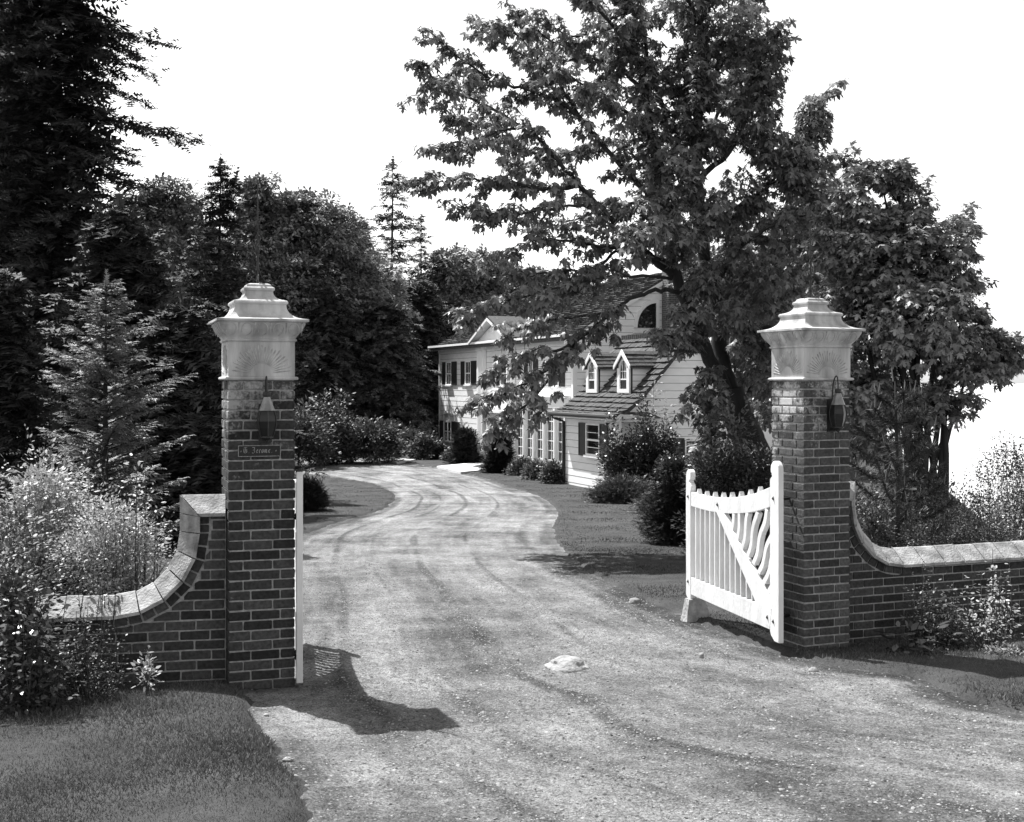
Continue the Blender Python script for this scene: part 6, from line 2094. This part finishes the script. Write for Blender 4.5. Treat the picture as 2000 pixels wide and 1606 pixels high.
shrub("yew_bush", "cone-shaped dark yew left of the front door", px2g(908, 907), .66, .6, 1.3, 6000, M_YEW, tv=FEA_V, tf=FEA_F, sz=(.18, .30), shoots=70, up=.5, spread=.45, top_rag=.2, shape=.9)
shrub("yew_bush", "cone-shaped dark yew in front of the french windows beside the door slab", px2g(976, 925), .58, .55, 1.3, 6000, M_YEW, tv=FEA_V, tf=FEA_F, sz=(.18, .28), shoots=70, up=.5, spread=.45, top_rag=.2, shape=.9)
for i, (px, py, hw, h, lab) in enumerate(((1020, 930, .55, .62, "low leafy azalea under the first french window"), (1052, 938, .55, .68, "low leafy azalea under the third french window"),
                                          (1083, 946, .55, .68, "low leafy azalea next to the downpipe"), (886, 902, .45, .55, "leafy bush under the lower shuttered window"))):
    shrub("azalea_bush", lab, px2g(px, py), hw, hw, h, 3200, M_SHRUB, sz=(.07, .13), shoots=50, up=.3, top_rag=.25, flower=(3, .09) if i == 1 else None)
for (px, py, hw, h, lab) in ((830, 899, .80, 1.05, "rounded bush at the house's left corner"), (862, 899, .36, .55, "small dark bush hugging the corner board"), (800, 893, .9, 1.25, "rounded leafy bush second from the house corner"),
                             (770, 889, .9, 1.15, "leafy bush third from the house corner, behind the lawn strip"), (740, 887, .9, .9, "low leafy bush beyond the small slab"),
                             (708, 885, .8, .8, "low bush at the edge of the far drive")):
    shrub("bush", lab, px2g(px, py), hw, hw * .8, h, 4200, M_SHRUB, sz=(.09, .18), shoots=70, up=.4, top_rag=.3)
shrub("bush", "small bright-leaved bush on the verge of the far drive", px2g(684, 889), .55, .5, .95, 1500, M_BRIGHT, sz=(.10, .18), shoots=30, up=.4, top_rag=.3)
shrub("laurel_bush", "large sunlit shrub with arching pale shoots just right of the left pillar", sh_px(646, 52), 1.1, 1.1, 2.35, 8000, M_SHRUB, sz=(.10, .20), shoots=52, up=.8, spread=.95, top_rag=.4, shape=3)
shrub("laurel_bush", "shrub behind the left pillar at the edge of the far drive", sh_px(585, 50), 1.3, 1.2, 2.2, 6000, M_SHRUB, sz=(.12, .22), shoots=60, up=.4, top_rag=.4)
shrub("bush", "dark spreading bush under the drooping hemlock", sh_px(722, 53), 1.4, 1.3, 1.9, 6500, M_SHRUB, sz=(.12, .22), shoots=70, up=.4, top_rag=.4)

# ------------------------------------------------------------------ planting at the left wall
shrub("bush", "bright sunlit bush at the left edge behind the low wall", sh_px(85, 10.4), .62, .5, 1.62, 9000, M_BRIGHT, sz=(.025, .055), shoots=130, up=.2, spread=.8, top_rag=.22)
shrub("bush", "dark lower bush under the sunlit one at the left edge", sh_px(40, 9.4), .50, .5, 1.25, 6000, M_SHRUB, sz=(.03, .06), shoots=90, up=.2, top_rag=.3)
shrub("spirea_bush", "spreading fine-leaved bush in the hollow of the left wall's sweep", sh_px(215, 9.35), .56, .35, 1.18, 12000, M_BRIGHT, tv=DIA_V, tf=DIA_F, sz=(.018, .040), shoots=160, up=.3, spread=.85, top_rag=.25, shape=3)
shrub("sapling", "upright leafy shoot standing above the fine-leaved bush by the left wall", sh_px(272, 9.25), .20, .16, 1.62, 900, M_BRIGHT, tv=OVAL_V, tf=OVAL_F, sz=(.025, .048), shoots=14, up=.5, spread=.9, top_rag=.2)
def wallpt(px, Y): return sh_px(px, Y)
shrub("spirea_bush", "wispy fine-leaved bush in front of the shaded left wall", wallpt(165, 7.82), .26, .16, .52, 2600, M_SHRUB, tv=DIA_V, tf=DIA_F, sz=(.012, .028), shoots=60, up=.4, spread=.9, top_rag=.35)
shrub("seedling", "small plant with bright rounded leaves at the foot of the left wall", wallpt(287, 7.95), .085, .07, .33, 90, M_BRIGHT, sz=(.025, .045), shoots=12, up=.2, spread=.8, top_rag=.3)
shrub("bush", "dark leafy bush at the bottom left edge, in front of the wall", wallpt(52, 7.45), .26, .22, .62, 1500, M_LAUREL, sz=(.035, .065), shoots=40, up=.1, spread=.9, top_rag=.3)
shrub("ivy_spray", "trailing leafy spray hanging over the left wall's coping", sh_px(212, 8.22), .16, .10, .70, 420, M_LAUREL, sz=(.025, .045), shoots=22, up=-.4, spread=.9, top_rag=.2, cat="creeper")
shrub("bush", "tall dark leafy bush covering the far left end of the coping", sh_px(30, 7.75), .24, .2, 1.02, 3000, M_SHRUB, sz=(.028, .055), shoots=60, up=.1, spread=.8, top_rag=.25)
shrub("bush", "bushy shrub beyond the left frame edge behind the low wall", (-4.75, 9.0), .6, .5, 1.3, 6000, M_SHRUB, sz=(.03, .06), shoots=90, up=.2, spread=.8, top_rag=.3)
# at the right wall
shrub("rose_bush", "thin-stemmed bush with bright pale leaves at the right edge before the wall", sh_px(1930, 9.75), .22, .18, .78, 620, M_BRIGHT, sz=(.022, .045), shoots=26, up=.2, spread=.95, top_rag=.25, flower=(4, .022))
shrub("bush", "dark fine-leaved bush in front of the right wall", sh_px(1838, 9.85), .25, .16, .44, 2200, M_SHRUB, sz=(.018, .036), shoots=50, up=.2, spread=.9, top_rag=.3)
shrub("spiky_plant", "slender upright stems of a shaded plant before the right wall", sh_px(1800, 9.95), .14, .10, .58, 420, M_SHRUB, tv=DIA_V, tf=DIA_F, sz=(.018, .03), shoots=12, up=.8, spread=.9, top_rag=.3, cat="plant")
shrub("hosta", "broad-leaved low plant in the shade at the foot of the right wall", sh_px(1785, 9.55), .17, .14, .20, 60, M_LAUREL, sz=(.07, .11), shoots=14, up=-.1, spread=.9, top_rag=.2, cat="plant")
shrub("ground_cover", "pale leafy tuft on the ground under the thin-stemmed bush at the right edge", sh_px(1965, 9.45), .17, .12, .12, 260, M_BRIGHT, sz=(.02, .035), shoots=20, up=.1, cat="plant")

# soil beds
def bed(name, pts, label):
    V = [(x, y, gz(x, y) + .055) for x, y in pts]
    tag(obj(name, V, [tuple(range(len(V)))], M_SOIL), label, kind="structure")

# ------------------------------------------------------------------ grass blades
def grass(n, xr, yr, label, hgt, cond=None, w=.0032, m=None):
    x = rng.uniform(*xr, n); y = yr[0] + (yr[1] - yr[0]) * rng.random(n) ** 1.2
    d = sdist(x, y)
    keep = d > .01 + .03 * rng.random(n)
    if cond is not None: keep &= cond(x, y)
    x, y, d = x[keep], y[keep], d[keep]
    z = ground_z(x, y) + lawn_lift(d, x, y) - .003
    m_ = len(x)
    T = nrm(np.stack([rng.normal(0, .55, m_), rng.normal(0, .55, m_), np.ones(m_)], 1)); Nn = rdir(m_, -.2, .2)
    patch = .75 + .35 * np.sin(x * 2.1 + 1) * np.sin(y * 2.7) + rng.normal(0, .12, m_)
    h = hgt * np.clip(patch, .35, 1.5) * rng.uniform(.6, 1.25, m_)
    r = w / hgt
    V, Fc = scatter([(-r, 0, 0), (r, 0, 0), (r * .5, .6, -.05), (0, 1, -.18), (-r * .5, .6, -.05)], [(0, 1, 2), (0, 2, 4), (4, 2, 3)], np.stack([x, y, z], 1), T, Nn, h)
    tag(obj("grass", V, Fc, m or M_GRASS), label, kind="stuff")
def wall_front(x, y):
    # in front of the left wall's face
    return y < OL.y + (x - OL.x) * math.tan(ta) - .02
grass(115000, (-4.6, -.7), (5.0, 8.6), "short sunlit grass of the lawn in front of the left wall", .030, lambda x, y: wall_front(x, y) & ~((x > CL[0] - .05) & (x < CL[0] + .6) & (y > 8.2)))
grass(46000, (1.7, 5.4), (7.0, 10.4), "strip of rough grass between the drive and the right wall", .038, lambda x, y: y < OR.y + (x - OR.x) * math.tan(math.radians(21)) - .03)
grass(70000, (.2, 4.4), (9.9, 20), "mown grass of the right lawn beyond the gate", .022, lambda x, y: (y > OR.y + .5) | (x < 2.1), w=.0035, m=M_TURF)
grass(110000, (-7.5, 4.8), (18, 47), "mown turf of the far lawns beside the drive", .024, w=.006, m=M_TURF)
# longer wisps along the verge at the left pillar
def wisps():
    N = 70
    px = rng.uniform(360, 480, N); py = rng.uniform(1335, 1375, N)
    g_ = [px2g(a, b) for a, b in zip(px, py)]
    P = np.array([(a, b, gz(a, b) + .03) for a, b in g_])
    T = nrm(np.stack([rng.normal(0, .7, N), rng.normal(0, .5, N), np.ones(N)], 1))
    V, Fc = scatter([(-.02, 0, 0), (.02, 0, 0), (0, 1, -.15)], [(0, 1, 2)], P, T, rdir(N, -.2, .2), rng.uniform(.05, .12, N))
    tag(obj("grass", V, Fc, M_GRASS), "longer wisps of grass by the foot of the left pillar", kind="stuff")
wisps()

# raise empties' order only; final sanity
tris = sum(len(o.data.polygons) for o in bpy.data.objects if o.type == 'MESH')
print("faces", tris, "objects", len(bpy.data.objects))
